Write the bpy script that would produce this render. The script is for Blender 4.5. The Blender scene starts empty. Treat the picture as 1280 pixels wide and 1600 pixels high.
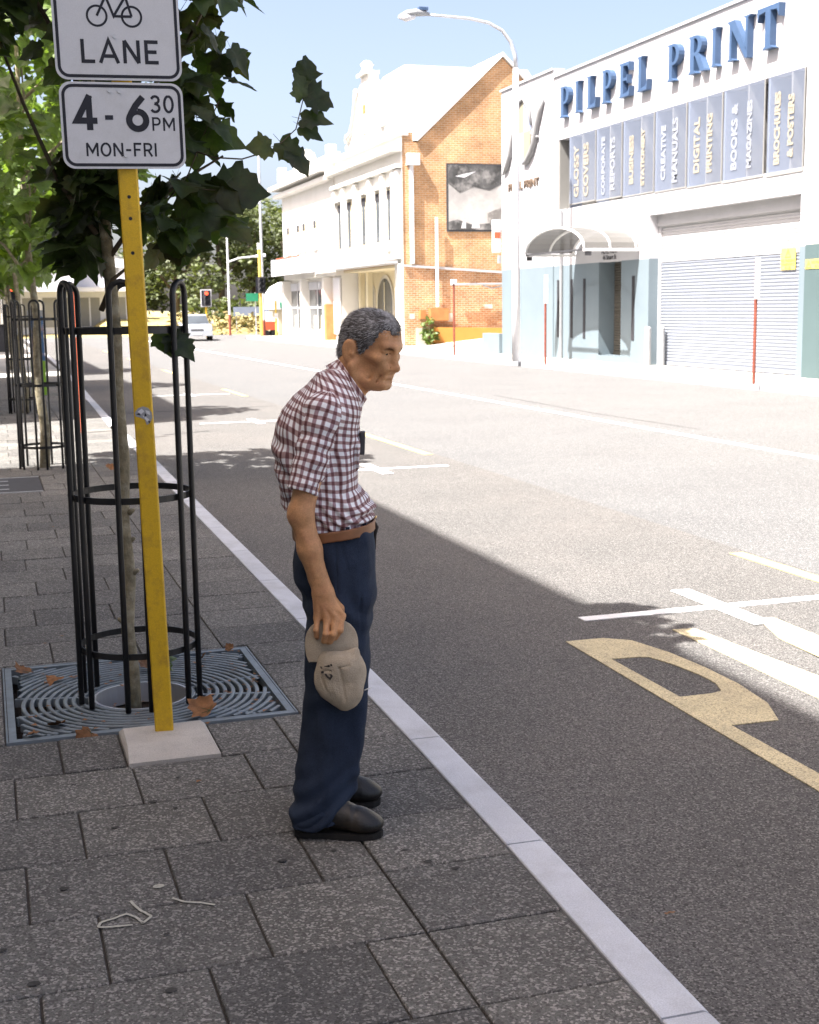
import bpy, math, random
import numpy as np
from mathutils import Vector, Matrix, noise as mnoise

S = bpy.context.scene
COL = S.collection
R = math.radians
random.seed(7)

# ------------------------------------------------------------------ camera
YAW, PITCH, ROLL = R(17.66), R(-8.88), R(0.8)
cam_data = bpy.data.cameras.new('camera')
cam = bpy.data.objects.new('camera', cam_data)
COL.objects.link(cam)
S.camera = cam
cam_data.sensor_fit = 'HORIZONTAL'
cam_data.sensor_width = 24.0
cam_data.lens = 38.62
cam_data.clip_start = 0.05
cam_data.clip_end = 4000
cam_data.dof.use_dof = True
cam_data.dof.focus_distance = 3.95
cam_data.dof.aperture_fstop = 9.0
_f = Vector((math.sin(YAW) * math.cos(PITCH), math.cos(YAW) * math.cos(PITCH), math.sin(PITCH)))
_r0 = Vector((math.cos(YAW), -math.sin(YAW), 0))
_u0 = _r0.cross(_f)
_r = math.cos(ROLL) * _r0 - math.sin(ROLL) * _u0
_u = math.sin(ROLL) * _r0 + math.cos(ROLL) * _u0
m = Matrix((_r, _u, -_f)).transposed().to_4x4()
m.translation = (0, 0, 1.6)
cam.matrix_world = m

# ------------------------------------------------------------------ sky, sun, exposure
SUN_EL, SUN_AZ = 58.5, 18.0          # light travels towards +X, turned 18 degrees to +Y
W = bpy.data.worlds.new('World')
S.world = W
W.use_nodes = True
wn = W.node_tree.nodes
wl = W.node_tree.links
sky = wn.new('ShaderNodeTexSky')
sky.sky_type = 'NISHITA'
sky.sun_disc = False
sky.sun_elevation = R(SUN_EL)
# where the sun stands: direction (-cos az, -sin az)
sky.sun_rotation = math.atan2(-math.cos(R(SUN_AZ)), -math.sin(R(SUN_AZ)))
sky.altitude = 0
sky.air_density = 0.6
sky.dust_density = 4.2
sky.ozone_density = 1.0
wn['Background'].inputs['Strength'].default_value = 0.105
tint = wn.new('ShaderNodeMix'); tint.data_type = 'RGBA'; tint.blend_type = 'MULTIPLY'; tint.inputs[0].default_value = 1
tint.inputs[7].default_value = (1.09, .985, .885, 1)          # daylight film balance, the same for the whole sky
wl.new(sky.outputs[0], tint.inputs[6]); wl.new(tint.outputs[2], wn['Background'].inputs['Color'])

sd = bpy.data.lights.new('sun', 'SUN')
sd.energy = 4.9
sd.angle = R(0.53)
sd.color = (1.0, 0.965, 0.925)
sun = bpy.data.objects.new('sun', sd)
COL.objects.link(sun)
sun_dir = Vector((math.cos(R(SUN_EL)) * math.cos(R(SUN_AZ)), math.cos(R(SUN_EL)) * math.sin(R(SUN_AZ)), -math.sin(R(SUN_EL))))
sun.rotation_euler = sun_dir.to_track_quat('-Z', 'Y').to_euler()
sun.location = (-20, 0, 30)

S.view_settings.view_transform = 'Standard'
S.view_settings.look = 'None'
S.view_settings.exposure = 2.02
S.view_settings.gamma = 1.0
S.view_settings.use_curve_mapping = False
S.cycles.max_bounces = 7
S.cycles.diffuse_bounces = 4
S.cycles.transparent_max_bounces = 12
S.cycles.use_denoising = True

# ------------------------------------------------------------------ helpers
class MB:
    """collects shapes, linked as ONE mesh object"""
    def __init__(s):
        s.v = []; s.f = []; s.m = []
        s.mi = 0
    def add(s, vs, fs):
        o = len(s.v)
        s.v += [tuple(map(float, p)) for p in vs]
        for f in fs:
            s.f.append(tuple(o + i for i in f)); s.m.append(s.mi)
        return s
    def box(s, x0, x1, y0, y1, z0, z1):
        return s.add([(x0,y0,z0),(x1,y0,z0),(x1,y1,z0),(x0,y1,z0),(x0,y0,z1),(x1,y0,z1),(x1,y1,z1),(x0,y1,z1)],
                     [(3,2,1,0),(4,5,6,7),(0,1,5,4),(1,2,6,5),(2,3,7,6),(3,0,4,7)])
    def cbox(s, x0, x1, y0, y1, z0, z1, c):
        """box with a chamfered top edge"""
        vs = [(x0,y0,z0),(x1,y0,z0),(x1,y1,z0),(x0,y1,z0),(x0,y0,z1-c),(x1,y0,z1-c),(x1,y1,z1-c),(x0,y1,z1-c),
              (x0+c,y0+c,z1),(x1-c,y0+c,z1),(x1-c,y1-c,z1),(x0+c,y1-c,z1)]
        fs = [(3,2,1,0),(8,9,10,11)]
        for i in range(4):
            j = (i+1) % 4
            fs += [(i,j,4+j,4+i),(4+i,4+j,8+j,8+i)]
        return s.add(vs, fs)
    def prism(s, poly, fn, d0, d1):
        """poly = 2D outline, fn(u, v, d) -> xyz; extruded from depth d0 to d1"""
        n = len(poly)
        vs = [fn(u, v, d0) for u, v in poly] + [fn(u, v, d1) for u, v in poly]
        fs = [tuple(range(n - 1, -1, -1)), tuple(range(n, 2 * n))]
        for i in range(n):
            j = (i + 1) % n
            fs.append((i, j, n + j, n + i))
        return s.add(vs, fs)
    def tube(s, pts, r, n=8, caps=True, flat=None):
        pts = [Vector(p) for p in pts]
        k = len(pts)
        rr = r if isinstance(r, (list, tuple)) else [r] * k
        prev = None
        rings = []
        for i in range(k):
            t = (pts[min(i+1, k-1)] - pts[max(i-1, 0)])
            t = t.normalized() if t.length > 1e-9 else Vector((0,0,1))
            if prev is None:
                a = Vector((0,0,1)) if abs(t.z) < .9 else Vector((1,0,0))
                x = (a - t * a.dot(t)).normalized()
            else:
                x = (prev - t * prev.dot(t)).normalized()
            prev = x
            y = t.cross(x)
            rings.append([pts[i] + (x * math.cos(2*math.pi*j/n) + y * math.sin(2*math.pi*j/n) * (flat or 1)) * rr[i] for j in range(n)])
        vs = [p for rg in rings for p in rg]
        fs = []
        for i in range(k - 1):
            for j in range(n):
                jj = (j + 1) % n
                fs.append((i*n+j, i*n+jj, (i+1)*n+jj, (i+1)*n+j))
        if caps:
            fs.append(tuple(range(n-1, -1, -1))); fs.append(tuple((k-1)*n + j for j in range(n)))
        return s.add(vs, fs)
    def disc(s, c, r, n=16, z=None, sx=1, sy=1):
        vs = [(c[0] + r*sx*math.cos(2*math.pi*i/n), c[1] + r*sy*math.sin(2*math.pi*i/n), c[2]) for i in range(n)]
        return s.add(vs, [tuple(range(n))])
    def quad(s, a, b, c, d):
        return s.add([a, b, c, d], [(0,1,2,3)])
    def build(s, name, mats, parent=None, smooth=False, local=False, loc=None):
        me = bpy.data.meshes.new(name)
        off = Vector((0,0,0))
        if parent is not None and not local:
            off = ORG.get(parent.name, Vector((0,0,0)))
        vs = s.v if off.length == 0 else [(p[0]-off.x, p[1]-off.y, p[2]-off.z) for p in s.v]
        me.from_pydata(vs, [], s.f)
        ml = mats if isinstance(mats, (list, tuple)) else [mats]
        for mm in ml: me.materials.append(mm)
        if len(ml) > 1: me.polygons.foreach_set('material_index', s.m)
        if smooth: me.polygons.foreach_set('use_smooth', [True]*len(me.polygons))
        me.update()
        o = bpy.data.objects.new(name, me)
        COL.objects.link(o)
        if parent is not None:
            o.parent = parent
            ORG[o.name] = off
        else:
            ORG[o.name] = Vector((0,0,0))
        if loc is not None: o.location = loc
        return o
ORG = {}

def thing(name, label, cat, loc=(0,0,0), group=None, rz=0.0):
    o = bpy.data.objects.new(name, None)
    COL.objects.link(o)
    o.empty_display_size = .1
    o.location = loc
    o.rotation_euler = (0, 0, rz)
    ORG[o.name] = Vector(loc)
    o['label'] = label; o['category'] = cat
    if group: o['group'] = group
    return o
def tag(o, label=None, cat=None, group=None, kind=None):
    if label: o['label'] = label
    if cat: o['category'] = cat
    if group: o['group'] = group
    if kind: o['kind'] = kind
    return o
def inst(name, mesh, parent=None, loc=(0,0,0), rot=(0,0,0), scale=(1,1,1)):
    o = bpy.data.objects.new(name, mesh)
    COL.objects.link(o)
    if parent is not None: o.parent = parent
    o.location = loc; o.rotation_euler = rot; o.scale = scale
    return o
def copy_tree(o, parent=None):
    c = o.copy(); COL.objects.link(c)
    if parent is not None: c.parent = parent
    ORG[c.name] = ORG.get(o.name, Vector((0,0,0)))
    for ch in list(o.children): copy_tree(ch, c)
    return c

def text_mesh(body, size, depth=.0, align='CENTER', bold=0.0, spacing=1.0):
    cu = bpy.data.curves.new('txt', 'FONT')
    cu.body = body; cu.size = size; cu.extrude = depth; cu.align_x = align; cu.align_y = 'CENTER'
    cu.offset = bold; cu.space_character = spacing; cu.resolution_u = 3
    o = bpy.data.objects.new('txt', cu)
    COL.objects.link(o)
    dg = bpy.context.evaluated_depsgraph_get()
    me = bpy.data.meshes.new_from_object(o.evaluated_get(dg))
    bpy.data.objects.remove(o)
    return me
def text_obj(name, body, size, mat_, M, parent, depth=.002, align='CENTER', bold=0.0, spacing=1.0):
    """M maps the text plane (x right, y up, z out) into world space"""
    me = text_mesh(body, size, depth, align, bold, spacing)
    off = ORG.get(parent.name, Vector((0,0,0)))
    me.transform(Matrix.Translation(-off) @ M)
    me.materials.clear(); me.materials.append(mat_)
    o = bpy.data.objects.new(name, me)
    COL.objects.link(o); o.parent = parent
    ORG[o.name] = off
    return o
def frame_mat(o, x, y):
    x = Vector(x).normalized(); y = Vector(y).normalized(); z = x.cross(y)
    mm = Matrix((x, y, z)).transposed().to_4x4(); mm.translation = Vector(o)
    return mm

def ribbon(pts, w, closed=False):
    """outline polygons of a stroke of width w along pts (mitred): list of quads"""
    P = [Vector((p[0], p[1])) for p in pts]
    n = len(P)
    L = []; Rr = []
    for i in range(n):
        if closed:
            a, b, c = P[i-1], P[i], P[(i+1) % n]
        else:
            a, b, c = P[max(i-1,0)], P[i], P[min(i+1,n-1)]
        d1 = (b-a).normalized() if (b-a).length > 1e-9 else (c-b).normalized()
        d2 = (c-b).normalized() if (c-b).length > 1e-9 else d1
        n1 = Vector((-d1.y, d1.x)); n2 = Vector((-d2.y, d2.x))
        mm = (n1 + n2)
        mm = mm.normalized() if mm.length > 1e-6 else n1
        k = w/2 / max(.45, mm.dot(n1))
        L.append(b + mm*k); Rr.append(b - mm*k)
    return L, Rr
def stroke(mb, pts, w, fn, d0, d1, closed=False):
    L, Rr = ribbon(pts, w, closed)
    n = len(L)
    vs = []
    for i in range(n):
        vs += [fn(L[i].x, L[i].y, d0), fn(Rr[i].x, Rr[i].y, d0), fn(L[i].x, L[i].y, d1), fn(Rr[i].x, Rr[i].y, d1)]
    fs = []
    for i in range(n if closed else n-1):
        a = 4*i; b = 4*((i+1) % n)
        fs += [(a+2, a+3, b+3, b+2), (a, b, b+1, a+1), (a, a+2, b+2, b), (a+1, b+1, b+3, a+3)]
    if not closed:
        fs += [(0,1,3,2), (4*n-4, 4*n-2, 4*n-1, 4*n-3)]
    mb.add(vs, fs)
def arc(cx, cy, rx, ry, a0, a1, n=10):
    return [(cx + rx*math.cos(R(a0+(a1-a0)*i/n)), cy + ry*math.sin(R(a0+(a1-a0)*i/n))) for i in range(n+1)]
GLYPH = {   # strokes in a box of height 1
    'L': (.62, [[(.08,1),(.08,.06),(.6,.06)]]),
    'A': (.86, [[(.04,0),(.43,.98),(.82,0)],[(.2,.3),(.66,.3)]]),
    'N': (.78, [[(.09,0),(.09,.98)],[(.09,.98),(.69,.02)],[(.69,.02),(.69,1)]]),
    'E': (.66, [[(.62,.94),(.09,.94),(.09,.06),(.62,.06)],[(.09,.51),(.55,.51)]]),
    '4': (.68, [[(.44,0),(.44,.98)],[(.47,.99),(.07,.27),(.66,.27)]]),
    '6': (.66, [[(.52,.97),(.30,.72),(.14,.46)], arc(.34,.30,.25,.25,90,450,22)]),
    '3': (.62, [[(.06,.8)]+arc(.29,.74,.22,.21,150,-80,8)+[(.25,.53)],[(.25,.53)]+arc(.28,.27,.25,.23,85,-155,9)]),
    '0': (.66, [arc(.33,.5,.25,.46,90,450,22)]),
    'P': (.66, [[(.09,0),(.09,.94),(.35,.94)]+arc(.37,.7,.23,.24,90,-90,8)+[(.09,.46)]]),
    'M': (.94, [[(.09,0),(.09,.98)],[(.09,.98),(.47,.3),(.85,.98)],[(.85,.98),(.85,0)]]),
    'O': (.82, [arc(.41,.5,.33,.45,90,450,24)]),
    'F': (.62, [[(.6,.94),(.09,.94),(.09,0)],[(.09,.5),(.52,.5)]]),
    'R': (.7, [[(.09,0),(.09,.94),(.35,.94)]+arc(.38,.7,.22,.24,90,-90,8)+[(.09,.46)],[(.36,.46),(.64,0)]]),
    'I': (.2, [[(.1,0),(.1,1)]]),
    '-': (.5, [[(.06,.47),(.44,.47)]]),
}
def write(mb, word, x, y, h, fn, d0, d1, w=.14, gap=.22, ws=1.0):
    """stroke lettering, x = left edge; returns the right edge"""
    for k, ch in enumerate(word):
        wd, sts = GLYPH[ch]
        for q, st in enumerate(sts):
            stroke(mb, [(x + p[0]*h*ws, y + p[1]*h) for p in st], w*h, fn, d0, d1 + .00015*q)
        x += (wd*ws + gap) * h
    return x - gap*h

# ------------------------------------------------------------------ materials
def mat(name, col, rough=.8, var=.12, scale=6.0, bump=0.0, bscale=60.0, metal=0.0, spec=.35, stain=None, stain_scale=1.3, stain_amt=.5, rnd=0.0, speck=None, trans=None, objco=False, fine=0.0, fscale=300.0):
    M_ = bpy.data.materials.new(name)
    M_.use_nodes = True
    nt = M_.node_tree; N = nt.nodes; L = nt.links
    b = N['Principled BSDF']
    b.inputs['Roughness'].default_value = rough
    b.inputs['Metallic'].default_value = metal
    b.inputs['Specular IOR Level'].default_value = spec
    if objco:
        co = N.new('ShaderNodeTexCoord').outputs['Object']
    else:
        co = N.new('ShaderNodeNewGeometry').outputs['Position']
    def nz(sc, det=4.0, ro=.6):
        t = N.new('ShaderNodeTexNoise'); t.inputs['Scale'].default_value = sc
        t.inputs['Detail'].default_value = det; t.inputs['Roughness'].default_value = ro
        L.new(co, t.inputs['Vector']); return t.outputs['Fac']
    def mixc(fac, a, c, mode='MIX'):
        x = N.new('ShaderNodeMix'); x.data_type = 'RGBA'; x.blend_type = mode
        for s_, v_ in ((x.inputs[0], fac), (x.inputs[6], a), (x.inputs[7], c)):
            if isinstance(v_, (int, float)): s_.default_value = v_
            elif isinstance(v_, (tuple, list)): s_.default_value = (*v_[:3], 1)
            else: L.new(v_, s_)
        return x.outputs[2]
    def rng(v, a, b_, c=0.0, d=1.0):
        x = N.new('ShaderNodeMapRange'); x.inputs[1].default_value = a; x.inputs[2].default_value = b_
        x.inputs[3].default_value = c; x.inputs[4].default_value = d
        L.new(v, x.inputs[0]); return x.outputs[0]
    lo = tuple(c*(1-var) for c in col); hi = tuple(min(1, c*(1+var)) for c in col)
    c = mixc(rng(nz(scale), .3, .7), lo, hi)
    if fine:
        c = mixc(1.0, c, mixc(rng(nz(fscale, 2.0), .3, .7), (1-fine,)*3, (1+fine,)*3), 'MULTIPLY')
    if stain is not None:
        c = mixc(rng(nz(stain_scale, 6.0, .65), .48, .72, 0, stain_amt), c, stain)
    if speck is not None:                     # (scale, dark colour, light colour, amount)
        sc, dk, lt, am = speck
        v = N.new('ShaderNodeTexVoronoi'); v.inputs['Scale'].default_value = sc
        L.new(co, v.inputs['Vector'])
        sep = N.new('ShaderNodeSeparateColor'); L.new(v.outputs['Color'], sep.inputs[0])
        c = mixc(rng(sep.outputs[0], .72, .8, 0, am), c, lt)
        c = mixc(rng(sep.outputs[1], .7, .8, 0, am), c, dk)
    if rnd:
        oi = N.new('ShaderNodeObjectInfo')
        c = mixc(1.0, c, mixc(oi.outputs['Random'], (1-rnd, 1-rnd, 1-rnd*.9), (1+rnd, 1+rnd*.95, 1+rnd*.9)), 'MULTIPLY')
    L.new(c, b.inputs['Base Color'])
    if bump:
        bp = N.new('ShaderNodeBump'); bp.inputs['Strength'].default_value = min(1, bump); bp.inputs['Distance'].default_value = .01*max(1, bump)
        L.new(nz(bscale, 5.0), bp.inputs['Height']); L.new(bp.outputs[0], b.inputs['Normal'])
    if trans is not None:
        tr = N.new('ShaderNodeBsdfTranslucent')
        L.new(mixc(1.0, c, trans, 'MULTIPLY'), tr.inputs['Color'])
        ad = N.new('ShaderNodeAddShader')
        L.new(b.outputs[0], ad.inputs[0]); L.new(tr.outputs[0], ad.inputs[1])
        L.new(ad.outputs[0], N['Material Output'].inputs['Surface'])
    return M_

def glass_mat(name, tint, mixfac, rough=.05):
    M_ = bpy.data.materials.new(name); M_.use_nodes = True
    nt = M_.node_tree; N = nt.nodes; L = nt.links
    b = N['Principled BSDF']; b.inputs['Base Color'].default_value = (*tint, 1); b.inputs['Roughness'].default_value = rough
    t = N.new('ShaderNodeBsdfTransparent'); mx = N.new('ShaderNodeMixShader')
    n = N.new('ShaderNodeTexNoise'); n.inputs['Scale'].default_value = .7
    r_ = N.new('ShaderNodeMapRange'); r_.inputs[3].default_value = mixfac*.85; r_.inputs[4].default_value = min(1, mixfac*1.15)
    L.new(n.outputs['Fac'], r_.inputs[0]); L.new(r_.outputs[0], mx.inputs[0])
    L.new(t.outputs[0], mx.inputs[1]); L.new(b.outputs[0], mx.inputs[2])
    L.new(mx.outputs[0], N['Material Output'].inputs['Surface'])
    return M_
def emit_mat(name, col, st):
    M_ = bpy.data.materials.new(name); M_.use_nodes = True
    b = M_.node_tree.nodes['Principled BSDF']
    b.inputs['Base Color'].default_value = (*col, 1)
    b.inputs['Emission Color'].default_value = (*col, 1); b.inputs['Emission Strength'].default_value = st
    return M_

MT = dict(
    bed=mat('joint_bed', (.06,.055,.05), .95, .3, 30, bump=.4),
    paver=mat('exposed_aggregate', (.122,.120,.111), .85, .22, 2.3, bump=.6, bscale=170, rnd=.2, fine=.45, fscale=170, speck=(150,(.06,.056,.05),(.34,.325,.30),.70), stain=(.085,.08,.07), stain_scale=1.4, stain_amt=.6),
    kerb=mat('kerb_concrete', (.52,.54,.58), .8, .08, 5, bump=.35, bscale=120, rnd=.06, fine=.14, fscale=240, stain=(.30,.30,.30), stain_scale=3.2, stain_amt=.55),
    asphalt=mat('parking_lane_asphalt', (.110,.106,.101), .9, .12, 1.0, bump=.8, bscale=130, fine=.30, fscale=240, speck=(170,(.035,.032,.03),(.25,.24,.225),.75), stain=(.13,.115,.105), stain_scale=.5, stain_amt=.5),
    asphalt2=mat('traffic_lane_asphalt', (.098,.099,.099), .9, .10, .6, bump=.5, bscale=120, fine=.22, fscale=200, speck=(150,(.06,.06,.06),(.3,.29,.28),.6), stain=(.11,.108,.104), stain_scale=.35, stain_amt=.5),
    ground=mat('distant_ground', (.2,.19,.16), .95, .2, .2),
    farpave=mat('far_pavement', (.44,.42,.38), .9, .1, .8, fine=.08, fscale=60, stain=(.33,.31,.28), stain_scale=.7),
    white_line=mat('white_line_paint', (.78,.78,.77), .7, .07, 8, fine=.12, fscale=150, stain=(.5,.48,.46), stain_scale=6, stain_amt=.5),
    yellow_line=mat('yellow_line_paint', (.55,.475,.29), .75, .12, 5, fine=.3, fscale=170, stain=(.33,.28,.19), stain_scale=7, stain_amt=.7, speck=(160,(.14,.12,.10),(.62,.55,.36),.5)),
    yellow_line2=mat('pale_yellow_line_paint', (.56,.42,.16), .75, .08, 5, fine=.1, fscale=150),
    iron=mat('black_painted_steel', (.012,.012,.013), .42, .3, 12, spec=.5, bump=.05, bscale=200),
    grate=mat('cast_grate_metal', (.19,.225,.25), .55, .18, 9, metal=.25, bump=.15, bscale=160, stain=(.10,.09,.08), stain_scale=7, stain_amt=.5),
    soil=mat('pit_soil', (.035,.026,.02), .95, .5, 40, bump=1.0, bscale=60),
    dryleaf=mat('dry_leaf', (.20,.095,.04), .8, .35, 30, rnd=.3),
    bark=mat('plane_bark', (.25,.215,.14), .85, .35, 22, bump=.8, bscale=60, stain=(.44,.40,.30), stain_scale=16, stain_amt=1.0),
    twig=mat('twig', (.09,.07,.045), .85, .2, 20),
    leaf=mat('plane_leaf', (.023,.036,.010), .55, .4, 9, spec=.3, rnd=.5, trans=(.8,1.0,.3), fine=.12, fscale=90, stain=(.07,.035,.012), stain_scale=3.5, stain_amt=.45),  # darker leaf copy: the shade on the near crown is in the colour
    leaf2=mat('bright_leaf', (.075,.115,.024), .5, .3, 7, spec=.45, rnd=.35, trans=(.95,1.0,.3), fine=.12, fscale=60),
    leaf3=mat('far_leaf', (.065,.08,.03), .6, .4, 1.2, spec=.4, trans=(.55,.6,.25)),
    drygrass=mat('dry_grass', (.30,.25,.11), .95, .35, 2.0, fine=.4, fscale=9),
    yellow=mat('yellow_post_paint', (.64,.40,.014), .5, .10, 4, spec=.45, bump=.12, bscale=140, fine=.10, fscale=300, stain=(.26,.14,.03), stain_scale=16, stain_amt=.55),
    yellow2=mat('faded_yellow_paint', (.62,.45,.10), .6, .1, 4),
    sign=mat('sign_white', (.60,.61,.64), .45, .04, 9, spec=.4, fine=.05, fscale=260, stain=(.42,.42,.42), stain_scale=9, stain_amt=.45),
    sign_blk=mat('sign_black', (.012,.013,.022), .5, .3, 20),
    footing=mat('footing_concrete', (.50,.47,.43), .9, .12, 12, bump=.4, bscale=150, fine=.15, fscale=260, stain=(.36,.33,.29), stain_scale=6),
    steel=mat('galvanised_steel', (.55,.56,.58), .45, .08, 6, metal=.5),
    rust=mat('rust_red_post', (.20,.055,.035), .6, .25, 12),
    red=mat('red_post_paint', (.50,.10,.045), .5, .1, 6),
    cream2=mat('emblem_cream', (.25,.235,.17), .7, .04, 3),
    swoosh=mat('emblem_grey', (.21,.21,.215), .7, .04, 3),
    pwhite=mat('bright_white_paint', (.72,.72,.72), .6, .03, 5),
    tar=mat('tar_seam', (.045,.043,.042), .8, .2, 20),
    vein=mat('leaf_vein', (.05,.065,.022), .6, .1, 20, rnd=.3),
    white=mat('white_render', (.43,.43,.45), .85, .03, 1.5, bump=.15, bscale=40, stain=(.36,.36,.37), stain_scale=.5, stain_amt=.45),
    cream=mat('cream_render', (.62,.55,.38), .85, .06, 1.0, stain=(.5,.42,.28), stain_scale=.8),
    whitev=mat('victorian_white_stucco', (.64,.625,.59), .85, .04, 1.2, bump=.15, bscale=20, stain=(.5,.47,.41), stain_scale=.6, stain_amt=.55),
    teal=mat('teal_dado_paint', (.150,.190,.215), .7, .05, 1.2, stain=(.13,.168,.19), stain_scale=.8, stain_amt=.4),
    teal2=mat('dark_teal_paint', (.072,.108,.112), .7, .06, 1.0),  # teal darkened in the colour, for a face turned from the sun
    beige=mat('beige_render', (.50,.47,.41), .85, .04, 1.0),
    shutter=mat('shutter_metal', (.44,.44,.45), .55, .04, 2, metal=.1, stain=(.36,.36,.37), stain_scale=.7),
    shutter2=mat('blue_painted_shutter', (.215,.235,.275), .55, .04, 2, metal=.1, stain=(.19,.21,.245), stain_scale=.7),
    shutter3=mat('dark_door_shutter', (.085,.078,.065), .6, .1, 2),
    blue=mat('blue_letter_paint', (.045,.085,.165), .5, .1, 3, spec=.4),
    chalk=mat('chalk', (.42,.41,.35), .95, .2, 90),
    letterbrown=mat('brown_letter_metal', (.12,.085,.06), .6, .1, 20),
    gum=mat('old_gum', (.045,.043,.04), .9, .3, 60),
    dark=mat('dark_gap', (.03,.03,.035), .8, .3, 5),
    charcoal=mat('dark_grey_plastic', (.05,.05,.055), .6, .2, 10),
    grey=mat('mid_grey_paint', (.30,.31,.32), .7, .1, 4),
    fin=mat('grey_fin', (.24,.236,.222), .8, .05, 2),
    banner=mat('pale_blue_banner', (.215,.25,.33), .6, .05, 2),
    gold=mat('pale_orange_print', (.29,.26,.205), .6, .05, 5),
    pale=mat('white_print', (.62,.62,.64), .6, .03, 5),
    pprint=mat('pale_white_print', (.245,.265,.31), .6, .03, 5),
    pane=glass_mat('shop_glass', (.27,.31,.40), .24),
    dglass=mat('dark_window_glass', (.06,.07,.08), .12, .3, .6, spec=.6),
    cano=glass_mat('smoked_canopy_sheet', (.115,.112,.105), .985, .4),
    roof=mat('white_metal_roof', (.80,.80,.80), .55, .03, .7, metal=.1),
    terracotta=mat('orange_painted_wall', (.52,.22,.05), .85, .08, 2),
    brown=mat('brown_box_paint', (.40,.17,.06), .75, .15, 4),
    warn=mat('yellow_warning_sign', (.80,.60,.12), .6, .05, 6),
    silver=mat('silver_car_paint', (.50,.53,.57), .3, .04, 2, metal=.5, spec=.6),
    tyre=mat('tyre_rubber', (.015,.015,.015), .85, .2, 20),
    red_lamp=emit_mat('lit_red_lamp', (1.0,.08,.03), 1.1),
    greens=mat('green_sign', (.02,.22,.12), .5, .08, 3),
    lime=mat('lime_green_panel', (.22,.42,.04), .6, .08, 3),
    poster=mat('blue_orange_poster', (.05,.14,.30), .6, .3, 6, stain=(.55,.25,.05), stain_scale=3.0, stain_amt=1.0),
    stone=mat('left_building_render', (.42,.39,.34), .9, .1, .8, bump=.2, bscale=20),
)
# the brick wall stands fifty metres off: a course is two pixels high, so the courses are a material
def brick_mat(name, c1, c2, mortar, scale=1.0):
    M_ = mat(name, c1, .9, .1, 3)
    nt = M_.node_tree; N = nt.nodes; L = nt.links; b = N['Principled BSDF']
    g = N.new('ShaderNodeNewGeometry'); mp = N.new('ShaderNodeVectorMath'); mp.operation = 'MULTIPLY'
    sx = N.new('ShaderNodeSeparateXYZ'); cb = N.new('ShaderNodeCombineXYZ')
    ad = N.new('ShaderNodeMath'); ad.operation = 'ADD'
    L.new(g.outputs['Position'], sx.inputs[0]); L.new(sx.outputs[0], ad.inputs[0]); L.new(sx.outputs[1], ad.inputs[1])
    L.new(ad.outputs[0], cb.inputs[0]); L.new(sx.outputs[2], cb.inputs[1])
    bt = N.new('ShaderNodeTexBrick'); bt.inputs['Scale'].default_value = 1.0
    bt.inputs['Brick Width'].default_value = .24*scale; bt.inputs['Row Height'].default_value = .086*scale; bt.inputs['Mortar Size'].default_value = .009
    bt.inputs['Color1'].default_value = (*c1,1); bt.inputs['Color2'].default_value = (*c2,1); bt.inputs['Mortar'].default_value = (*mortar,1)
    L.new(cb.outputs[0], bt.inputs['Vector'])
    n1 = N.new('ShaderNodeTexNoise'); n1.inputs['Scale'].default_value = .9; n1.inputs['Detail'].default_value = 8; n1.inputs['Roughness'].default_value = .7
    L.new(g.outputs['Position'], n1.inputs['Vector'])
    mr = N.new('ShaderNodeMapRange'); mr.inputs[1].default_value = .35; mr.inputs[2].default_value = .65; mr.inputs[3].default_value = .72; mr.inputs[4].default_value = 1.25
    L.new(n1.outputs['Fac'], mr.inputs[0])
    mx = N.new('ShaderNodeMix'); mx.data_type = 'RGBA'; mx.blend_type = 'MULTIPLY'; mx.inputs[0].default_value = 1
    L.new(bt.outputs['Color'], mx.inputs[6]); L.new(mr.outputs[0], mx.inputs[7])
    L.new(mx.outputs[2], b.inputs['Base Color'])
    return M_
MT['brick'] = brick_mat('orange_brickwork', (.40,.205,.085), (.50,.27,.12), (.50,.42,.32))
MT['brick2'] = brick_mat('weathered_brickwork', (.36,.165,.07), (.50,.26,.12), (.54,.46,.36))
# ------------------------------------------------------------------ ground
gb = MB(); gb.box(-1500, 1500, -1500, 1500, -1.2, -.22)
ground = tag(gb.build('ground', MT['ground']), kind='structure')

KX = [(-8,1.40),(2.4,1.49),(3.5,1.53),(4.5,1.555),(6.8,1.59),(11,1.645),(14.5,1.71),(19,1.73),(25,1.85),(31,2.0),(45,2.2),(76,2.35)]
def kx(y):
    return float(np.interp(y, [p[0] for p in KX], [p[1] for p in KX]))
RZ = -.13
# road: parking lane (reddish, coarse) and traffic lanes butt at X = 5.0
rb = MB(); rb.box(-3, 5.0, -8, 77, -.21, RZ)
road = tag(rb.build('road', MT['asphalt']), kind='structure')
rb = MB(); rb.box(5.0, 14.45, -8, 77, -.21, RZ)
rb.box(-40, 40, 77, 89, -.21, RZ)
rb.build('traffic_lanes', MT['asphalt2'], road)
def marking(name, poly, mt_, z=RZ):
    b = MB(); b.prism(poly, lambda u, v, d: (u, v, d), z + .001, z + .005)
    return b.build(name, mt_, road)
marking('centre_line', [(8.66,-8),(8.79,-8),(8.79,76),(8.66,76)], MT['white_line'])
for y0, y1 in ((-1.0,1.6),(4.2,7.9),(14.6,17.75),(26.0,28.6),(36,38.6),(46,48.6),(56,58.6)):
    marking('lane_dash', [(4.84,y0),(4.95,y0),(4.95,y1),(4.84,y1)], MT['yellow_line2'])
for yc in (6.5, 13.52, 20.1, 27.0):
    marking('bay_marking', [(3.06,yc-.045),(5.3 if yc < 10 else 4.75,yc-.045),(5.3 if yc < 10 else 4.75,yc+.045),(3.06,yc+.045)], MT['white_line'])
    b = MB(); b.box(3.87, 3.99, yc-.46, yc+.46, RZ+.004, RZ+.009); b.build('bay_marking', MT['white_line'], road)
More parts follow.
